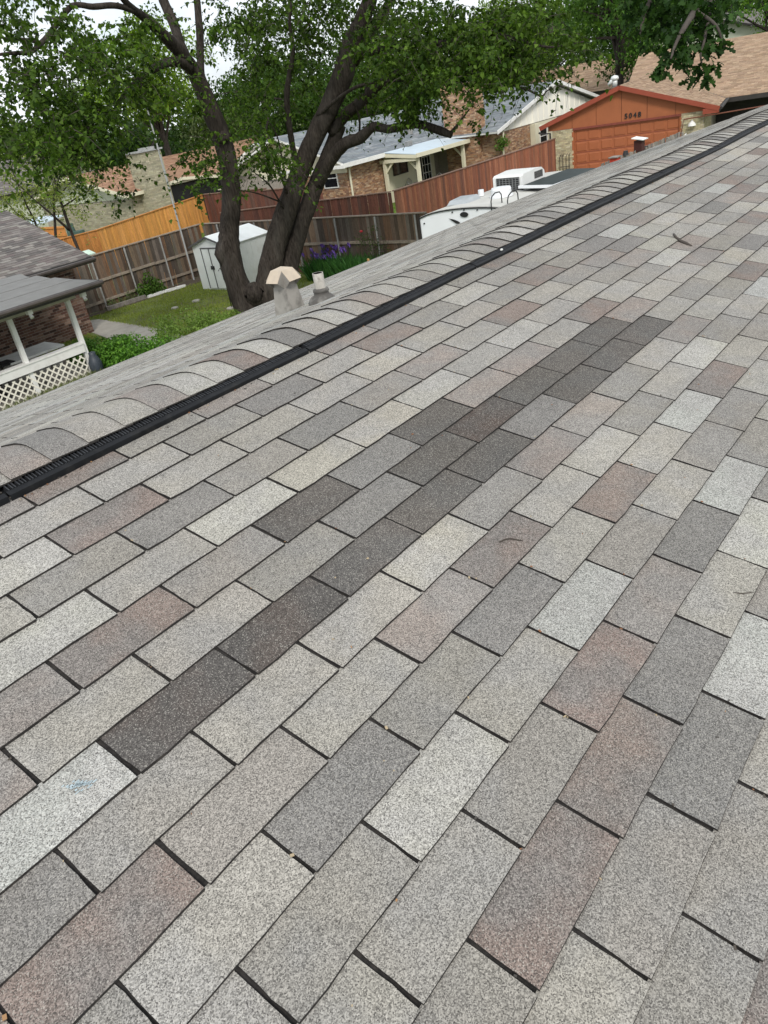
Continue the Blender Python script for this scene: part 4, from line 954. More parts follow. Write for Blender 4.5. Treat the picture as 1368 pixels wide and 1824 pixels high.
for x, y, a, lb in ((35.4, 24.0, -1.5, 'ornate metal patio chair beside the right patio post'), (34.4, 23.3, 3.0, 'ornate metal patio chair nearest the red fence'), (34.6, 25.0, .1, 'ornate metal patio chair against the cream patio wall')): copy_thing(chr0, (x, y, G), a, lb)

# ------------------------------------------------------------------ tan brick house at the left
th_ = thing('tan_house', 'low tan brick house with brown shingle roof and wide brick chimney', 'house', (28, 40, G))
TB2 = [(.31, .29, .20), (.34, .32, .225), (.285, .27, .19), (.37, .35, .25)]
m = MB(); m.box(25.9, 42, 38.1, 48.0, G, -1.95); part('wall', m, MORTAR, th_)
brick_field(th_, (25.9, 38.1, G), (0, 1, 0), 9.6, 2.2, TB2, (-1, 0, 0), seed=51, bw=.3, bh=.085)
brick_field(th_, (25.9, 38.1, G), (1, 0, 0), 1.0, 2.3, TB2, (0, -1, 0), seed=52, bw=.3, bh=.085)
m = MB(); m.box(26.5, 28.1, 37.3, 38.3, G, .1); part('chimney_core', m, MORTAR, th_)
brick_field(th_, (26.5, 37.3, G), (1, 0, 0), 1.6, 4.35, TB2, (0, -1, 0), seed=53, bw=.3, bh=.085); brick_field(th_, (26.5, 37.3, G), (0, 1, 0), 1.0, 4.35, TB2, (-1, 0, 0), seed=54, bw=.3, bh=.085)
m = MB(); m.box(26.4, 28.2, 37.2, 38.4, .1, .18); m.box(27.2, 27.9, 37.5, 38.1, .18, .30); part('chimney_cap', m, STEEL, th_)
PG = pmat('pale_green_white_siding', (.50, .53, .42), rough=.7, var=.07, scale=2)
m = MB(); m.slab([(25.85, 48, -2.05), (25.85, 38.1, -2.05), (25.85, 38.1, -1.85), (25.85, 43.2, -.55), (25.85, 48, -1.8)], .05); part('gable_siding', m, PG, th_)
rt = lambda y: -1.75 + (y - 37.7) * .225
m = MB(); m.slab([(25.3, 37.7, -1.75), (42, 37.7, -1.75), (42, 43.2, rt(43.2)), (25.3, 43.2, rt(43.2))], .10); m.slab([(42, 48.7, -1.75), (25.3, 48.7, -1.75), (25.3, 43.2, rt(43.2)), (42, 43.2, rt(43.2))], .10); part('roof', m, CREAM, th_)
ct = math.hypot(5.5, 5.5 * .225)
course_field(th_, (25.3, 43.2, rt(43.2) + .004), (1, 0, 0), (0, -5.5 / ct, -5.5 * .225 / ct), 16.7, ct, .32, .15, [(.27, .155, .095), (.31, .18, .115), (.23, .13, .08), (.35, .215, .14)], seed=55)
m = MB(); m.box(25.25, 26.5, 37.62, 37.72, -1.92, -1.74); m.beam((25.28, 37.7, -1.83), (25.28, 43.2, rt(43.2) - .08), .05, .17); m.beam((25.28, 43.2, rt(43.2) - .08), (25.28, 48.7, -1.83), .05, .17); part('fascia', m, CREAM, th_)
m = MB(); m.box(28.15, 33.5, 38.05, 38.09, G, -1.95); part('carport_shade_sheet', m, BLACK, th_)  # black sheet on the wall stands in for the shade inside the carport
m = MB(); m.beam((28.1, 37.6, -1.75), (29.3, 37.6, -1.62), .05, .16); m.beam((29.3, 37.6, -1.62), (33.0, 37.6, -2.05), .05, .16); m.box(32.2, 32.35, 37.6, 37.75, G, -1.95); part('carport_trim', m, CREAM, th_)
m = MB(); m.slab([(28.1, 37.6, -1.68), (29.3, 37.6, -1.55), (29.3, 40, -1.2), (28.1, 40, -1.2)], .05, (.26, .15, .09)); m.slab([(29.3, 37.6, -1.55), (33.0, 37.6, -1.98), (33.0, 40, -1.2), (29.3, 40, -1.2)], .05, (.26, .15, .09)); part('carport_roof', m, ROOFA, th_, label='small brown carport roof')
# other houses
def simple_house(label, x0, x1, y0, y1, ez_, rise, axis, wallm, roofpal, seed, roofm=WHITE, name='house', win=()):
    h = thing(name, label, 'house', ((x0 + x1) / 2, (y0 + y1) / 2, G)); ov = .5; m = MB(); m.box(x0, x1, y0, y1, G, ez_ - .1); part('wall', m, wallm, h)
    if axis == 'x':   # ridge along x
        ym = (y0 + y1) / 2; A = [(x0 - ov, y0 - ov, ez_), (x1 + ov, y0 - ov, ez_), (x1 + ov, ym, ez_ + rise), (x0 - ov, ym, ez_ + rise)]
        B = [(x1 + ov, y1 + ov, ez_), (x0 - ov, y1 + ov, ez_), (x0 - ov, ym, ez_ + rise), (x1 + ov, ym, ez_ + rise)]
        gab = [[(x0, y1, ez_ - .1), (x0, y0, ez_ - .1), (x0, ym, ez_ + rise - .15)]]; run = ym - y0 + ov; c_ = math.hypot(run, rise)
        f = [((x0 - ov, ym, ez_ + rise + .004), (1, 0, 0), (0, -run / c_, -rise / c_), x1 - x0 + 2 * ov)]
    else:
        xm = (x0 + x1) / 2; A = [(x0 - ov, y1 + ov, ez_), (x0 - ov, y0 - ov, ez_), (xm, y0 - ov, ez_ + rise), (xm, y1 + ov, ez_ + rise)]
        B = [(x1 + ov, y0 - ov, ez_), (x1 + ov, y1 + ov, ez_), (xm, y1 + ov, ez_ + rise), (xm, y0 - ov, ez_ + rise)]
        gab = [[(x0, y0, ez_ - .1), (x1, y0, ez_ - .1), (xm, y0, ez_ + rise - .15)]]; run = xm - x0 + ov; c_ = math.hypot(run, rise)
        f = [((xm, y0 - ov, ez_ + rise + .004), (0, 1, 0), (-run / c_, 0, -rise / c_), y1 - y0 + 2 * ov), ((xm, y0 - ov, ez_ + rise + .004), (0, 1, 0), (run / c_, 0, -rise / c_), y1 - y0 + 2 * ov)]
    m = MB(); m.slab(A, .12); m.slab(B, .12); part('roof', m, roofm, h)
    m = MB()
    for g_ in gab: m.slab(g_, .05)
    part('gable', m, wallm, h)
    for O, eu, ev, L_ in f: course_field(h, O, eu, ev, L_, c_, .6, .2, roofpal, seed=seed)
    for w_ in win: window(h, *w_)
    return h
simple_house('white sided house with grey roof seen between the two trunks', 33.2, 44, 31.6, 37.6, -1.95, 1.5, 'x', WHITE, BGR, 61, name='white_house')
m = MB()
wx = thing('carport', 'low white lean-to in front of the white house between the trunks', 'lean-to', (30.5, 33, G)); m.box(31.0, 33.1, 31.2, 36.2, G, -2.55); part('wall', m, WHITE, wx); m = MB(); m.slab([(30.7, 36.4, -2.5), (30.7, 31.0, -2.5), (33.15, 31.0, -2.3), (33.15, 36.4, -2.3)], .08); part('roof', m, CREAM, wx)
simple_house('brown roofed house far behind the white gable', 60, 72, 24.5, 34, -1.5, 1.9, 'y', pmat('shaded_siding', (.16, .15, .14)), TANR, 62, roofm=DARK, name='brown_roofed_house', win=(((60, 28.5, -3.2), (0, -1, 0), (-1, 0, 0), 1.5, 1.3), ((60, 31.5, -3.2), (0, -1, 0), (-1, 0, 0), 1.5, 1.3)))
simple_house('dark roofed house behind the young tree at the left edge', 22, 34, 54, 64, -1.2, 2.0, 'x', PG, GRS, 63, roofm=DARK, name='dark_roofed_house')
simple_house('grey roofed house showing above the right end of the tan shingle roof', 70, 84, 14, 30, -.2, 2.4, 'x', PG, GRS, 64, roofm=DARK, name='grey_roofed_house')
t = thing('garden_gate', 'orange wooden gate panel with a cross rail under the young tree', 'gate', (22, 40.5, G))
for i in range(12):
    m = MB(); m.box(22, 22.03, 39.2 + i * .26, 39.45 + i * .26, G, G + 1.6); part('board', m, OCAP, t)
m = MB(); m.box(21.95, 22.0, 39.2, 42.3, G + 1.1, G + 1.2); m.box(21.95, 22.0, 39.2, 42.3, G + 1.5, G + 1.6); part('rail', m, OCAP, t)
t = thing('canopy', 'small pale canopy roof above the orange gate panel', 'canopy', (22.5, 42, G)); m = MB(); m.slab([(21.6, 44.5, -2.5), (21.6, 41.5, -2.5), (23.6, 41.5, -2.3), (23.6, 44.5, -2.3)], .06); part('roof', m, PCO, t)
for y in (41.7, 44.3): m = MB(); m.box(21.7, 21.8, y - .05, y + .05, G, -2.52); part('post', m, BLACK, t)
m = MB(); m.tube([(22, 38.6, G), (22, 38.6, G + 1.7)], [.35, .2], 10); m.tube([(22.2, 38.2, G), (22.2, 38.2, G + 1.3)], .3, 10); solo('covered_grill_stack', m, pmat('green_tarp', (.05, .09, .075), var=.3), 'dark green folded tarp bundle standing beside the orange gate', 'tarp')
m = MB(); m.hexa([(15.3, 26.2, G), (15.7, 26.2, G), (15.7, 26.6, G), (15.3, 26.6, G), (15.3, 26.2, G + 1.62), (15.7, 26.2, G + 1.62), (15.7, 26.6, G + 1.74), (15.3, 26.6, G + 1.74)]); solo('utility_box', m, pmat('mint_plastic', (.52, .66, .56), rough=.5), 'mint green plastic box behind the weathered fence by the orange corner', 'box')
# poles
m = MB(); m.tube([(18.0, 23.75, G), (18.0, 23.75, .2), (18.0, 23.75, 1.75)], [.034, .030, .026], 10); solo('pole', m, pmat('galvanised_pole', (.36, .37, .37), rough=.5, var=.15), 'tall thin grey metal pole rising behind the shed', 'pole')
t = thing('plant_hook', 'thin dark shepherd hook with a pale disc at its foot on the lawn', 'hook', (14.9, 18.0, G))
m = MB(); m.tube([(14.9, 18.0, G), (14.9, 18.0, G + 1.15), (14.86, 18.05, G + 1.28), (14.84, 18.12, G + 1.2)], .012, 6); part('rod', m, BLACK, t); m = MB(); m.lathe((14.9, 18.0, G), [(.17, .0), (.17, .05), (.02, .06)], 16); part('disc', m, CONC, t)

# ------------------------------------------------------------------ the lawn and what lies on it
m = MB(); m.face([(12.75, 23.3, G + .008), (12.0, 21.9, G + .008), (11.2, 18.4, G + .008), (11.0, 17.2, G + .008), (12.3, 17.0, G + .008), (12.75, 19.3, G + .008), (13.1, 22.9, G + .008)][::-1]); set_(part('path', m, CONC), kind='structure')
m = MB(); m.face([(13.6, 23.5, G + .012), (17.3, 23.0, G + .012), (18.8, 23.2, G + .012), (19.1, 24.0, G + .012), (12.6, 24.0, G + .012)]); set_(part('flower_bed_soil', m, SOIL), kind='structure')
m = MB(); m.beam((13.95, 23.7, G + .07), (15.5, 23.5, G + .07), .12, .14); solo('edging_timber', m, GREYW, 'grey timber edging beam in front of the flower bed', 'edging')
r = random.Random(17)
for i, (x, y) in enumerate([(15.75, 23.45), (16.1, 23.4), (16.5, 23.3), (16.9, 23.2)]):
    m = MB(); m.hexa([(x - .2, y - .08, G), (x + .2, y - .11, G), (x + .2, y + .08, G), (x - .2, y + .1, G), (x - .18, y - .07, G + .09), (x + .18, y - .09, G + .1), (x + .19, y + .07, G + .08), (x - .17, y + .08, G + .1)]); solo('edging_stone', m, WHITE, ['pale edging stone touching the end of the timber beam', 'second pale edging stone from the timber beam', 'third pale edging stone from the timber beam', 'pale edging stone at the shed end of the row'][i], 'stone', group='white edging stones along the bed')
for x, y, s_, lb in ((15.45, 20.5, .15, 'flat pale stepping stone in the grass nearest the shed door'), (14.6, 20.6, .13, 'flat pale stepping stone in the middle of the lawn'), (12.6, 18.6, .16, 'white rock half hidden in weeds beside the path')):
    m = MB(); m.lathe((x, y, G), [(s_, 0), (s_ * .95, .04), (s_ * .6, .06), (.01, .065)], 9); solo('stepping_stone', m, pmat('pale_stone' + str(x), (.36, .34, .29), var=.2), lb, 'stone')
m = MB()
for x, y in ((16.6, 23.6), (17.0, 23.5)): m.tube([(x, y, G), (x + .06, y, G + .65)], .012, 5, (.25, .15, .08))
solo('plant_stake', m, ATT, 'pair of thin brown plant stakes beside the round green shrub', 'stake')

def grass_mesh(name, fn, n, h, cols, seed, mat=LEAF):
    r = np.random.default_rng(seed); P = fn(r, n); n = len(P); a = r.uniform(0, 6.283, n); hh = h * r.uniform(.5, 1.4, n); wv = .004 + .10 * hh * r.uniform(.4, 1, n)
    dx, dy = np.cos(a) * wv, np.sin(a) * wv; lx, ly = r.normal(0, .35, n) * hh, r.normal(0, .35, n) * hh
    V = np.stack([np.c_[P[:, 0] - dx, P[:, 1] - dy, P[:, 2]], np.c_[P[:, 0] + dx, P[:, 1] + dy, P[:, 2]], np.c_[P[:, 0] + lx, P[:, 1] + ly, P[:, 2] + hh]], 1).reshape(-1, 3)
    me = bpy.data.meshes.new(name); me.vertices.add(n * 3); me.vertices.foreach_set('co', V.ravel()); me.loops.add(n * 3); me.loops.foreach_set('vertex_index', np.arange(n * 3, dtype=np.int32))
    me.polygons.add(n); me.polygons.foreach_set('loop_start', np.arange(0, n * 3, 3, dtype=np.int32)); me.polygons.foreach_set('loop_total', np.full(n, 3, dtype=np.int32)); me.materials.append(mat)
    ca_ = me.color_attributes.new('col', 'FLOAT_COLOR', 'CORNER'); c4 = np.ones((n, 4), dtype=np.float32); c4[:, :3] = leaf_cols(n, *cols, seed); ca_.data.foreach_set('color', np.repeat(c4, 3, axis=0).ravel()); me.update(calc_edges=True); return me
def patch(x0, x1, y0, y1, keep=lambda x, y: np.ones(len(x), bool), z=G):
    def f(r, n):
        x = r.uniform(x0, x1, n); y = r.uniform(y0, y1, n); k = keep(x, y); x, y = x[k], y[k]
        m_ = (np.sin(x * 2.1 + 1.3 * np.sin(y * 1.7)) * np.sin(y * 1.9 + x * .7) + r.normal(0, .5, len(x))) > -.75
        return np.c_[x[m_], y[m_], np.full(m_.sum(), z)]
    return f
def lawnkeep(x, y):
    on_path = (y > 17) & (y < 23.3) & (x > 10.9 + (y - 17) * .19) & (x < 12.35 + (y - 17) * .12)
    bed = (y > 23.55 - (x - 13.6) * .05 * 2) & (x > 13)
    shed_ = (x > 16.85) & (x < 18.9) & (y > 19.9) & (y < 21.9)
    return ~(on_path | bed | shed_)
mesh_obj('grass', grass_mesh('grass', patch(9.3, 19.2, 10, 24, lawnkeep), 110000, .055, ((.17, .225, .035), (.28, .31, .07)), 1), kind='stuff')
o = bpy.data.objects['grass']; set_(o, 'short patchy green lawn grass around the tree and shed', 'grass')
mesh_obj('grass', grass_mesh('grass', patch(20, 33, 19, 34), 40000, .10, ((.10, .20, .03), (.16, .26, .045)), 2), kind='stuff', label='bright green grass strip beyond the weathered fences')['category'] = 'grass'
def blobs(cs):
    def f(r, n):
        k = r.integers(0, len(cs), n); c = np.array(cs)[k]; q = r.normal(size=(n, 3)); q /= np.linalg.norm(q, axis=1)[:, None]; q *= (r.random((n, 1)) ** .4)
        return np.c_[c[:, 0] + q[:, 0] * c[:, 2], c[:, 1] + q[:, 1] * c[:, 2], G + np.abs(q[:, 2]) * c[:, 3]]
    return f
def leafy(name, label, cat, pts, size, ca_, cb_, seed, kind=None, droop=.3, group=None, base=None, lobed=False):
    me = leaf_mesh(name, pts, normals(len(pts), seed), size, leaf_cols(len(pts), ca_, cb_, seed), LEAF, droop, seed, lobed)
    return me
r8 = np.random.default_rng(8)
t = thing('shrub', 'round leafy green shrub in front of the weathered fence', 'shrub', (15.95, 23.75, G))
P = blobs([(15.95, 23.75, .42, .75), (16.25, 23.7, .32, .6), (15.65, 23.75, .34, .55), (16.0, 23.7, .3, .95)])(r8, 1500)
mesh_obj('foliage', leafy('foliage', '', '', P, .09, (.045, .10, .018), (.10, .18, .03), 31), t)
m = MB()
for i in range(8): a = i * .8; m.tube([(15.95, 23.75, G), (15.95 + .3 * math.cos(a), 23.75 + .2 * math.sin(a), G + .7)], [.015, .006], 5)
part('stem', m, TWIG, t)
t = thing('shrub', 'low straggly plant at the left end of the timber edging', 'shrub', (14.3, 23.85, G)); P = blobs([(14.3, 23.85, .3, .35), (14.7, 23.85, .3, .3), (15.1, 23.8, .25, .45)])(r8, 420); mesh_obj('foliage', leafy('foliage', '', '', P, .07, (.06, .10, .03), (.13, .18, .06), 32), t)
m = MB(); m.tube([(14.3, 23.85, G), (14.35, 23.85, G + .3)], [.012, .005], 5); m.tube([(15.1, 23.8, G), (15.1, 23.85, G + .4)], [.012, .005], 5); part('stem', m, TWIG, t)
P = blobs([(10.0, 18.0, .75, .72), (10.5, 17.2, .7, .70), (9.9, 17.3, .6, .68), (10.7, 16.3, .7, .6), (9.9, 16.4, .6, .6), (10.1, 18.9, .5, .6), (10.7, 18.0, .5, .55)])(np.random.default_rng(33), 9000)
o = mesh_obj('ground_cover', leafy('ground_cover', '', '', P, .085, (.055, .150, .018), (.13, .27, .035), 33, droop=.1), kind='stuff'); set_(o, 'dense bright green ground cover beside the porch corner', 'ground cover')
P = blobs([(11.3, 16.4, .5, .8), (11.7, 17.2, .5, .95), (12.2, 16.6, .6, .9), (12.7, 17.3, .6, .8), (12.2, 17.7, .4, .7), (13.4, 17.2, .5, .6), (13.1, 16.6, .6, .45), (13.3, 17.6, .5, .4), (12.3, 18.0, .4, .4), (11.9, 15.4, .6, .6), (12.8, 15.6, .6, .5), (11.2, 15.2, .6, .5), (13.9, 16.8, .4, .35)])(r8, 4200)
o = mesh_obj('weeds', leafy('weeds', '', '', P, .075, (.10, .165, .03), (.18, .27, .06), 34), kind='stuff'); set_(o, 'tall loose green weeds between the path and the roof edge', 'weeds')
o = mesh_obj('grass', grass_mesh('grass', patch(4.5, 9.3, 15.6, 16.95), 9000, .16, ((.10, .13, .04), (.18, .20, .08)), 36), kind='stuff'); set_(o, 'dry rough grass along the foot of the lattice', 'grass')
# irises
IRP = [(.16, .09, .40), (.23, .14, .52), (.12, .06, .33)]
ir0 = None; r = random.Random(23)
def iris(x, y, pal, label, group, hh):
    global ir0
    t = thing('iris', label, 'iris', (x, y, G), group=group)
    m = MB()
    for i in range(9):
        a = r.uniform(0, 6.28); b = r.uniform(.05, .16); h_ = r.uniform(.35, .6); w_ = .022; c = (.035 * r.uniform(.8, 1.6), .10 * r.uniform(.8, 1.6), .025)
        p0 = np.array([x, y, G]); p1 = p0 + (b * math.cos(a) * .5, b * math.sin(a) * .5, h_ * .6); p2 = p0 + (b * math.cos(a) * 1.4, b * math.sin(a) * 1.4, h_); s_ = np.array([-math.sin(a), math.cos(a), 0]) * w_
        m.face([p0 - s_, p0 + s_, p1 + s_, p1 - s_], c); m.face([p1 - s_, p1 + s_, p2], c)
    m.tube([(x, y, G), (x + .02, y, G + hh)], [.008, .006], 5, (.05, .11, .03)); part('leaf', m, LEAF, t)
    m = MB(); c0 = np.array([x + .02, y, G + hh])
    for i in range(6):
        a = i * 1.047 + r.uniform(-.2, .2); up = i % 2; d = np.array([math.cos(a), math.sin(a), 0]); s_ = np.array([-math.sin(a), math.cos(a), 0]); q = jit(r.choice(pal), .2, r)
        z1, z2 = (.06, .10) if up else (.03, -.05); m.face([c0, c0 + d * .045 + s_ * .035 + (0, 0, z1), c0 + d * (.05 if up else .085) + (0, 0, z2), c0 + d * .045 - s_ * .035 + (0, 0, z1)], q)
    part('flower', m, LEAF, t)
for i in range(34): iris(18.85 + r.gauss(0, .22), 17.4 + r.gauss(0, .42), IRP, 'purple iris in the clump beside the tree trunk', 'purple irises by the trunk', r.uniform(.55, .95))
for i in range(6): iris(18.95 + r.gauss(0, .15), 16.55 + r.gauss(0, .2), IRP, 'purple iris standing apart against the brown fence', 'purple irises against the fence', r.uniform(.8, 1.05))
for i in range(6): iris(18.0 + r.gauss(0, .15), 14.45 + r.gauss(0, .3), [(.55, .27, .16), (.60, .36, .24), (.62, .45, .20)], 'peach coloured iris below the rose bush', 'peach irises below the rose bush', r.uniform(.5, .75))
o = mesh_obj('iris_leaves', grass_mesh('iris_leaves', blobs([(18.7, 17.3, .7, .1), (18.8, 16.6, .7, .1), (18.6, 15.9, .7, .1), (18.5, 15.2, .6, .1), (18.3, 14.7, .5, .1)]), 2600, .55, ((.022, .075, .02), (.05, .13, .03)), 37), kind='stuff'); set_(o, 'dense dark green sword leaves of the iris bed', 'iris leaves')
t = thing('rose_bush', 'dark rose bush with one red bloom climbing the brown fence', 'rose bush', (18.95, 15.2, G))
P = clumps([(18.95, 15.5, G + 1.15), (18.9, 15.0, G + 1.0), (18.95, 14.7, G + .7), (18.9, 15.3, G + .6), (18.95, 15.1, G + 1.5)], [.4, .4, .4, .4, .25], [190, 190, 160, 160, 60], 39); mesh_obj('foliage', leafy('foliage', '', '', P, .055, (.03, .055, .015), (.06, .09, .025), 38), t)
m = MB()
for i in range(9): m.tube([(18.95, 15.1, G), (18.93, 15.1 + (i - 4) * .08, G + .7), (18.9, 15.1 + (i - 4) * .16, G + 1.2 + .1 * (i % 3))], [.012, .009, .004], 5)
part('stem', m, TWIG, t)
m = MB(); m.lathe((18.75, 15.45, G + 1.42), [(.02, 0), (.05, .02), (.055, .05), (.03, .07)], 10); part('bloom', m, pmat('rose_red', (.30, .015, .02), var=.2), t)

# ------------------------------------------------------------------ trees
def smooth(P, R_, k=5):
    P = np.array(P, float); R_ = np.array(R_, float); n = len(P); out_ = []; ro = []
    Q = np.vstack([2 * P[0] - P[1], P, 2 * P[-1] - P[-2]])
    for i in range(n - 1):
        p0, p1, p2, p3 = Q[i], Q[i + 1], Q[i + 2], Q[i + 3]
        for j in range(k):
            t_ = j / k; out_.append(.5 * ((2 * p1) + (-p0 + p2) * t_ + (2 * p0 - 5 * p1 + 4 * p2 - p3) * t_ ** 2 + (-p0 + 3 * p1 - 3 * p2 + p3) * t_ ** 3)); ro.append(R_[i] * (1 - t_) + R_[i + 1] * t_)
    out_.append(P[-1]); ro.append(R_[-1]); return out_, ro
WOODK = .80
def limb_mb(pts, seed, n=12, wob=.035):
    """pts: (x, y, distance, radius in photograph pixels) down a limb."""
    P = [at(a[0], a[1], a[2]) for a in pts]; R_ = [a[3] * a[2] / FPX * WOODK for a in pts]
    P, R_ = smooth(P, R_); m = MB(); m.tube(P, R_, n, wob=wob, seed=seed); return m, P
big = thing('shade_tree', 'large dark trunked shade tree with two spreading trunks behind the roof', 'tree', (15.1, 16.9, G))
tw = []                                                    # wood points that carry leaves
def limb(name, pts, seed, n=12, leaf=True):
    m, P = limb_mb(pts, seed, n); part(name, m, BARK, big, smooth=True)
    if leaf: tw.extend(P[len(P) // 2:])
limb('trunk', [(462, 590, 24.3, 34), (440, 545, 24.3, 30), (421, 500, 24.2, 24), (409, 455, 24.2, 24), (408, 415, 24.2, 20), (412, 370, 24.2, 19), (410, 320, 24.1, 19), (398, 255, 24.0, 18), (375, 195, 23.9, 17), (352, 140, 23.8, 15), (332, 108, 23.6, 13)], 1, 16, False)
limb('trunk', [(470, 600, 24.4, 38), (474, 545, 24.3, 32), (478, 500, 24.1, 26), (488, 445, 24.0, 23), (505, 390, 23.9, 22), (528, 325, 23.8, 19), (553, 260, 23.7, 18), (584, 195, 23.6, 19), (609, 140, 23.5, 20), (625, 80, 23.4, 18), (648, 30, 23.3, 15), (668, -30, 23.2, 12), (690, -120, 23, 8)], 2, 16, False)
limb('trunk', [(492, 600, 24.6, 34), (498, 545, 24.5, 28), (510, 490, 24.4, 22), (526, 430, 24.3, 19), (549, 365, 24.2, 17), (571, 310, 24.1, 15), (590, 262, 24.0, 14), (605, 222, 23.9, 13)], 3, 16, False)
limb('limb', [(335, 112, 23.6, 13), (312, 83, 23.2, 12), (285, 57, 22.7, 10), (258, 32, 22.2, 8), (228, 8, 21.6, 6), (190, -40, 21, 4)], 4)
limb('limb', [(345, 130, 23.8, 11), (325, 88, 24.1, 9), (309, 42, 24.5, 9), (291, 0, 24.8, 8), (268, -60, 25, 5), (240, -130, 25, 3)], 5)
limb('limb', [(382, 208, 24, 12), (362, 160, 24.4, 8), (357, 110, 24.8, 7), (356, 60, 25.2, 7), (350, -10, 25.5, 6), (340, -120, 25.6, 3)], 6)
limb('limb', [(338, 122, 23.5, 9), (322, 112, 23.2, 9), (300, 111, 22.8, 8), (275, 122, 22.3, 7), (252, 138, 21.8, 5), (228, 158, 21.3, 3), (205, 190, 21, 1.5)], 7)
limb('limb', [(240, 20, 21.8, 5), (205, 10, 21.2, 5), (165, 12, 20.5, 5), (130, 10, 20.1, 4.5), (104, 40, 19.8, 4.5), (80, 70, 19.5, 4.5), (55, 92, 19.2, 4), (20, 95, 19, 3), (-30, 100, 18.8, 2)], 8)
limb('branch', [(70, 78, 19.4, 3), (45, 70, 19.1, 2.5), (10, 68, 19, 2), (-20, 60, 19, 1)], 9)
limb('branch', [(252, 150, 21.7, 3), (220, 175, 21.5, 2.5), (180, 195, 21.2, 2), (130, 205, 21, 1.2)], 10)
limb('limb', [(590, 235, 23.9, 13), (615, 205, 23.6, 11), (645, 180, 23.2, 10), (668, 158, 22.8, 9), (695, 138, 22.4, 7), (722, 122, 22, 6), (752, 102, 21.6, 4), (790, 80, 21.2, 2)], 11)
limb('limb', [(564, 330, 24.1, 13), (587, 288, 23.7, 13), (612, 258, 23.3, 12), (642, 245, 23, 11), (665, 226, 22.7, 9), (692, 230, 22.4, 8), (720, 224, 22.2, 8), (742, 221, 22, 8), (770, 228, 21.8, 8), (790, 235, 21.7, 8), (804, 241, 21.6, 6)], 12, leaf=False)
limb('branch', [(801, 240, 21.6, 4), (815, 222, 21.4, 2.5), (836, 195, 21.2, 1.2)], 13)
limb('limb', [(625, 100, 23.4, 9), (660, 92, 23, 7), (700, 84, 22.5, 6), (745, 80, 22, 5.5), (790, 76, 21.5, 5), (820, 66, 21.2, 4), (850, 58, 21, 4), (895, 62, 20.7, 3), (940, 76, 20.4, 2.5), (985, 84, 20.2, 2), (1040, 74, 20, 1.2)], 14, leaf=False)
limb('branch', [(795, 76, 21.5, 4), (828, 82, 21.2, 3.5), (856, 102, 21, 3.2), (884, 130, 20.8, 2.8), (910, 150, 20.6, 2.2), (940, 160, 20.5, 2), (964, 171, 20.4, 1.8), (974, 162, 20.4, 1.4), (984, 157, 20.4, 1)], 15, leaf=False)
limb('branch', [(530, 300, 23.7, 8), (522, 265, 23.5, 6), (514, 215, 23.2, 6), (511, 165, 23, 5.5), (519, 115, 22.8, 5), (522, 80, 22.6, 4), (516, 40, 22.4, 3), (522, -20, 22.2, 2)], 16)
limb('branch', [(566, 206, 23.5, 4), (590, 185, 23.1, 3.5), (612, 168, 22.8, 3.2), (640, 153, 22.4, 3), (680, 145, 22, 2.2), (722, 144, 21.7, 1.2)], 17)
limb('limb', [(628, 110, 23.5, 12), (655, 60, 23.9, 11), (685, 20, 24.3, 9), (715, -40, 24.8, 6), (760, -120, 25, 3)], 18)
limb('branch', [(455, 560, 24.3, 0.1), (462, 350, 23.5, .1)], 19, 4, False) if False else None
for i, (a, b, c, d) in enumerate([((512, 345), (490, 290), (465, 240), 2.2), ((505, 372), (480, 330), (450, 305), 2), ((500, 360), (460, 345), (425, 338), 1.8), ((508, 320), (496, 250), (478, 215), 1.8), ((735, 222), (722, 195), (715, 150), 2), ((640, 243), (640, 210), (628, 180), 2.5), ((478, 210), (470, 260), (468, 300), 2.2), ((655, 150), (650, 175), (655, 205), 3.5)]):
    limb('branch', [(*a, 23.6, d), (*b, 23.2, d * .8), (*c, 22.9, d * .4)], 40 + i, 6)
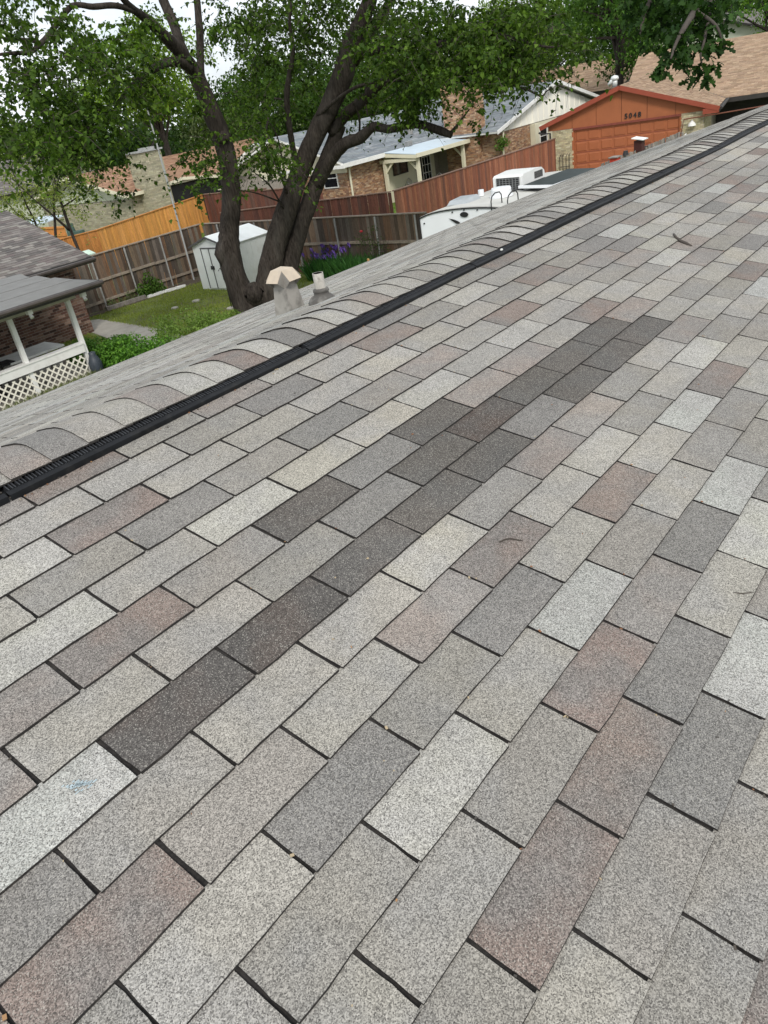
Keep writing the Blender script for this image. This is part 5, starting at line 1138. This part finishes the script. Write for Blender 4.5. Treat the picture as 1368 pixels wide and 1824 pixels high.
# hanging shoots
for pts_, rad_, n_, wo in (([at(398, 246, 24.0), at(397, 245, 23.72), at(396, 244, 23.66)], [.22, .17, .08], 12, .06),
        ([at(455, 525, 24.3), at(453, 523, 23.85), at(453, 523, 23.78), at(454, 524, 23.95)], [.36, .34, .25, .13], 14, .05),
        ([at(402, 450, 24.2), at(397, 442, 24.0), at(394, 452, 24.05), at(403, 475, 24.1)], [.2, .24, .2, .12], 10, .12)):
    m = MB(); m.tube(pts_, rad_, n_, wob=wo); part('burl', m, BARK, big, smooth=True)
rt_ = np.random.default_rng(77)
BL = [(50, 15, 80, 45, 9, 20), (40, 150, 60, 60, 8, 19.5), (125, 85, 70, 50, 9, 20), (55, 240, 60, 35, 9, 19.5), (150, 195, 75, 45, 20, 20.5), (165, 262, 50, 20, 6, 20.5), (245, 165, 40, 35, 6, 21.5),
      (225, 75, 45, 35, 6, 21.5), (320, 190, 26, 40, 4, 22.5), (430, 55, 46, 50, 9, 25.5), (440, 10, 55, 40, 9, 25.5), (455, 135, 34, 55, 9, 25.5), (470, 280, 22, 24, 8, 22.6), (345, 282, 18, 18, 4, 22.3), (345, 322, 16, 10, 2, 22.2),
      (530, 50, 46, 48, 10, 25.5), (545, 140, 24, 36, 4, 25.5), (485, 195, 28, 36, 5, 25.2), (500, 40, 60, 40, 6, 21.5), (425, 30, 40, 34, 4, 21.8),
      (715, 35, 66, 42, 17, 22.3), (780, 112, 66, 36, 20, 21.6), (735, 168, 34, 14, 4, 22), (860, 52, 70, 46, 20, 21), (905, 118, 45, 20, 8, 20.6), (955, 52, 52, 46, 13, 20.3), (765, 186, 22, 10, 2, 21.5), (990, 70, 34, 22, 4, 20),
      (600, 20, 36, 30, 5, 26), (665, 105, 26, 26, 4, 25.5), (690, 60, 30, 30, 5, 25.5), (648, 190, 24, 14, 2, 24.5), (222, 325, 18, 9, 1, 20.6), (112, 276, 36, 12, 3, 20)]
cen, rad, num = [], [], []
for x, y, sx, sy, k, Dd in BL:
    for _ in range(int(k * 1.15)):
        a, b = rt_.normal(size=2) * .62; cen.append(at(x + a * sx, y + b * sy, Dd + rt_.normal() * 1.1)); q = rt_.uniform(.22, .62); rad.append(q); num.append(int(128 * (q / .45) ** 2))
for _ in range(80):                                        # the crown above the picture
    x, y = rt_.uniform(-60, 1000), rt_.uniform(-420, -40); cen.append(at(x, y, rt_.uniform(18.5, 27))); rad.append(.75); num.append(120)
for p in tw[::6]:
    cen.append(np.array(p) + rt_.normal(size=3) * .25); rad.append(.36); num.append(30)
P, own, shoots = sprays(cen, rad, num, 78)
tint = rt_.uniform(.68, 1.40, len(cen))[own][:, None]
mesh_obj('crown', leaf_mesh('crown', P, normals(len(P), 79, .6), .125, np.clip(leaf_cols(len(P), (.020, .046, .007), (.082, .138, .019), 80, .35) * tint, .003, 1), LEAF, .8, 81), big)
m = MB()
for i, (a, b, c) in enumerate(shoots):
    if i % 2 == 0: m.tube([a, b, c], [.009, .006, .003], 3, cap=False)
part('twigs', m, TWIG, big, kind='stuff')
# oak hanging in from the right
oak = thing('oak_tree', 'dark oak with lobed leaves hanging in at the top right', 'tree', (24, 1.5, G))
m = MB(); P_, R_ = smooth([(24, 1.5, G), (23.6, 1.6, -1), (22.5, 1.9, 2), (20.5, 2.5, 4.2), (17, 3.4, 5)], [.42, .36, .30, .24, .18]); m.tube(P_, R_, 12, wob=.04); part('trunk', m, BARK, oak, smooth=True)
oc, orr, on = [], [], []
for spec in ([(1420, -60, 16, 12), (1330, -40, 14, 8), (1260, -5, 12.5, 6), (1225, 40, 11.5, 4), (1205, 75, 11.2, 2.5), (1195, 105, 11, 1.5)], [(1270, -10, 12.6, 5), (1262, 30, 12, 3), (1255, 70, 11.6, 2), (1248, 100, 11.5, 1.4), (1255, 130, 11.4, 1)],
             [(1330, -40, 14, 6), (1250, -60, 13, 5), (1180, -30, 12.4, 4), (1150, 20, 12.2, 3), (1140, 60, 12, 1.5)], [(1240, 20, 11.8, 3), (1275, 45, 11.6, 2), (1290, 85, 11.6, 1)]):
    P_ = [at(a, b, c) for a, b, c, d in spec]; Rr = [d * c / FPX for a, b, c, d in spec]; P_, Rr = smooth(P_, Rr); m = MB(); m.tube(P_, Rr, 8, wob=.04); part('limb', m, TWIG, oak, smooth=True)
for x, y, r_, k, D_ in ((1185, 118, .12, 26, 11), (1210, 100, .14, 34, 11.1), (1172, 130, .07, 9, 11), (1222, 122, .07, 9, 11.1), (1250, 118, .12, 26, 11.4), (1258, 142, .09, 14, 11.4), (1238, 138, .08, 12, 11.4), (1274, 118, .08, 11, 11.5), (1205, 72, .24, 80, 11.4), (1245, 62, .28, 100, 11.8), (1170, 60, .26, 80, 12), (1150, 20, .36, 110, 12.2), (1210, 20, .40, 150, 12), (1270, 20, .36, 120, 12), (1180, -20, .45, 130, 12.4), (1250, -20, .45, 130, 12.5), (1300, -30, .5, 120, 13), (1225, 85, .16, 40, 11.4), (1285, 75, .13, 26, 11.6), (1262, 90, .10, 16, 11.5), (1120, -10, .4, 90, 12.5), (1350, -80, .8, 160, 14)):
    oc.append(at(x, y, D_)); orr.append(r_); on.append(k)
P = clumps(oc, orr, on, 91, .9)
mesh_obj('crown', leaf_mesh('crown', P, normals(len(P), 92, .7), .125, leaf_cols(len(P), (.010, .030, .006), (.032, .072, .013), 93, .3), LEAF, .8, 94, lobed=True), oak)
# feathery bright foliage in the top right corner
def tree(name, label, base, h, cr, ca_, cb_, nl, ls, seed, trunk_r=.22, group=None, lumps=26, low=.35, squash=.8, lean=(0, 0), open_=.0, barkm=BARK):
    t = thing(name, label, 'tree', tuple(base), group=group); r = np.random.default_rng(seed); b = np.array(base, float)
    top = b + (lean[0], lean[1], h * .72); m = MB(); P_, R_ = smooth([b, b + (top - b) * .45 + (.1, -.08, 0), top], [trunk_r, trunk_r * .7, trunk_r * .3], 4); m.tube(P_, R_, 9, wob=.05, seed=seed); part('trunk', m, barkm, t, smooth=True)
    cc = b + (lean[0] * .8, lean[1] * .8, h * (low + 1) / 2); cen = []; rad = []
    m = MB()
    for i in range(lumps):
        q = r.normal(size=3); q /= np.linalg.norm(q); q *= r.uniform(.35, 1.0); c = cc + q * (cr, cr, h * (1 - low) / 2 * .88); cen.append(c); rad.append(cr * r.uniform(.22, .42))
        s_ = b + (top - b) * r.uniform(.4, .95); m.tube([s_, (s_ + c) / 2 + (0, 0, .2), c], [trunk_r * .3, trunk_r * .18, .012], 5, cap=False)
    part('limbs', m, barkm, t, kind='stuff')
    w_ = np.array(rad) ** 2; num = (nl * w_ / w_.sum()).astype(int); P = clumps(cen, rad, num, seed + 1, squash)
    tint = np.repeat(np.random.default_rng(seed + 2).uniform(.78, 1.25, len(num)), num)[:, None]
    cols = np.clip(leaf_cols(len(P), ca_, cb_, seed, .25) * tint, .003, 1)
    mesh_obj('crown', leaf_mesh('crown', P, normals(len(P), seed, .7), ls, cols, LEAF, .5, seed), t); return t
DKG = ((.014, .034, .008), (.036, .075, .015)); MDG = ((.024, .056, .009), (.062, .120, .019)); BRG = ((.065, .120, .010), (.15, .235, .022)); OLV = ((.042, .062, .020), (.085, .11, .036))
def gp(x, D_):                                              # ground point in the direction of column x of the photograph, at a distance
    p = at(x, 160.5 - (x - 684) * .1781, D_); return (p[0], p[1], G)
tree('tree', 'bright yellow green tree behind the tan chimney left of the trunk', gp(285, 58), 12.5, 4.6, *BRG, 9000, .24, 101, .3)
tree('tree', 'dark green rounded tree directly behind the tan house chimney', gp(262, 64), 6.6, 4.4, *DKG, 6500, .26, 102, .3, low=.1)
tree('tree', 'broad dark tree behind the left gable of the tan house', gp(150, 70), 6.6, 4.5, *DKG, 6500, .28, 103, .3, low=.1)
tree('tree', 'tall mid green tree seen between the two trunks', gp(470, 62), 9.5, 5.0, *MDG, 9000, .25, 104, .3, low=.15)
tree('tree', 'olive green tree close behind the white house between the trunks', gp(400, 72), 7.5, 4.0, *OLV, 5000, .27, 105, .3, low=.1)
tree('tree', 'mid green tree behind the blue grey roof under the low limb', gp(600, 66), 9.5, 5.2, *MDG, 9000, .26, 106, .3, low=.15)
tree('tree', 'dense green tree behind the brick chimney of the patio house', gp(735, 68), 9.5, 5.4, *MDG, 9000, .27, 107, .3, low=.15)
tree('tree', 'bright green tree above the ridge of the white gable', gp(875, 72), 10.5, 5.4, *BRG, 9000, .27, 108, .3, low=.2)
tree('tree', 'green tree behind the brown roofed house', gp(985, 95), 12, 6.0, *MDG, 7500, .34, 109, .4, low=.2)
tree('tree', 'tall leafy tree with dark trunk behind the orange gable', gp(1100, 60), 11.5, 4.6, (.022, .056, .009), (.068, .135, .02), 10000, .24, 110, .38, low=.27, lumps=34)
tree('tree', 'dark tree behind the tan shingle roof near the oak leaves', gp(1190, 92), 13, 6.5, *DKG, 7000, .34, 111, .4, low=.1)
tree('tree', 'bright feathery tree at the top right corner over the tan roof', gp(1372, 64), 11.5, 4.6, (.055, .125, .012), (.125, .235, .024), 11000, .19, 112, .3, low=.25, lumps=30)
tree('tree', 'dark distant tree at the far right beyond the tan roof', gp(1300, 105), 13, 7, *DKG, 7000, .36, 113, .4, low=.1)
tree('tree', 'olive distant tree at the left edge behind the dark roof', gp(20, 78), 7.6, 4.8, *OLV, 5500, .28, 114, .3, low=.1)
tree('tree', 'pale green distant tree at the left above the sparse young tree', gp(95, 92), 8.6, 5.0, *MDG, 5500, .30, 115, .3, low=.1)
far_ = MB(); cen, rad, num = [], [], []; rf = np.random.default_rng(120)
for x in range(-500, 2100, 26):
    D_ = rf.uniform(105, 150); p = np.array(gp(x + rf.uniform(-12, 12), D_)); h = rf.uniform(7.5, 12.5) + (3.5 if x > 560 else 0)
    for q in range(7): cen.append(p + (rf.normal() * 2.2, rf.normal() * 2.2, h * (.12 + .13 * q))); rad.append(rf.uniform(1.9, 3.0)); num.append(95)
P = clumps(cen, rad, num, 121, .9); o = mesh_obj('far_woods', leaf_mesh('far_woods', P, normals(len(P), 122, .7), .75, leaf_cols(len(P), (.022, .046, .012), (.055, .09, .024), 123, .3), LEAF, .4, 124), kind='stuff'); set_(o, 'continuous mass of distant trees beyond all the houses', 'woods')
# the sparse young tree by the left house, with several thin stems
TK = .55
yt = thing('young_tree', 'sparse young tree with thin stems and yellow green leaves behind the left roof', 'tree', gp(125, 33.5))
yc, yr_ = [], []
for i, spec in enumerate([[(150, 470, 33, 6), (122, 400, 33, 5.5), (104, 345, 33, 4), (95, 310, 33, 2.5), (90, 275, 33, 1.2)], [(124, 410, 33, 5), (90, 380, 32.6, 3.5), (55, 350, 32.4, 2.2), (25, 320, 32.2, 1.2)], [(100, 430, 33, 5), (98, 400, 33, 4.5), (97, 350, 33.2, 3), (112, 300, 33.4, 1.6), (130, 270, 33.5, 1)],
              [(110, 370, 33, 3.2), (140, 350, 33.2, 2.2), (165, 335, 33.4, 1.2)], [(104, 350, 33, 2.5), (130, 320, 32.8, 1.6), (150, 300, 32.8, .9)], [(80, 470, 33, 4.5), (66, 405, 32.8, 4), (45, 360, 32.6, 2.6), (20, 300, 32.4, 1.4)], [(60, 395, 32.8, 2.5), (30, 380, 32.6, 1.8), (5, 350, 32.4, 1)], [(97, 360, 33, 2.2), (70, 330, 33.2, 1.5), (60, 290, 33.3, .9)]]):
    m, P_ = limb_mb([(a, b, c, d * TK) for a, b, c, d in spec], 130 + i, 7); part('trunk' if i == 0 else 'stem', m, BARK, yt, smooth=True); yc += P_[len(P_) // 3:]
yc = np.array(yc); r = np.random.default_rng(131); k = r.integers(0, len(yc), 420); cen = yc[k] + r.normal(size=(420, 3)) * .5
P = clumps(cen, [.26] * 420, [12] * 420, 132, .9); mesh_obj('crown', leaf_mesh('crown', P, normals(len(P), 133), .095, leaf_cols(len(P), (.13, .17, .045), (.26, .31, .08), 134), LEAF, .5, 135), yt)
m = MB()
for c in cen[::2]:
    j = np.argmin(((yc - c) ** 2).sum(1)); m.tube([yc[j], (yc[j] + c) / 2 + (0, 0, .04), c], [.010, .007, .003], 3, cap=False)
part('twigs', m, TWIG, yt, kind='stuff')
# small climbing plant on the white house's corner, vine between the brown fences
t = thing('climbing_plant', 'small leafy climber hanging at the eave corner of the white gable', 'plant', (37.7, 21.2, G)); P = clumps([(37.6, 21.2, -2.2), (37.5, 21.3, -2.5), (37.9, 21.2, -2.35)], [.35, .3, .3], [170, 110, 110], 140); mesh_obj('foliage', leaf_mesh('foliage', P, normals(len(P), 141), .12, leaf_cols(len(P), (.06, .12, .02), (.12, .2, .04), 142), LEAF, .5, 143), t)
m = MB(); m.tube([(37.7, 21.25, G), (37.65, 21.25, -2.3)], [.03, .015], 6); part('stem', m, TWIG, t)
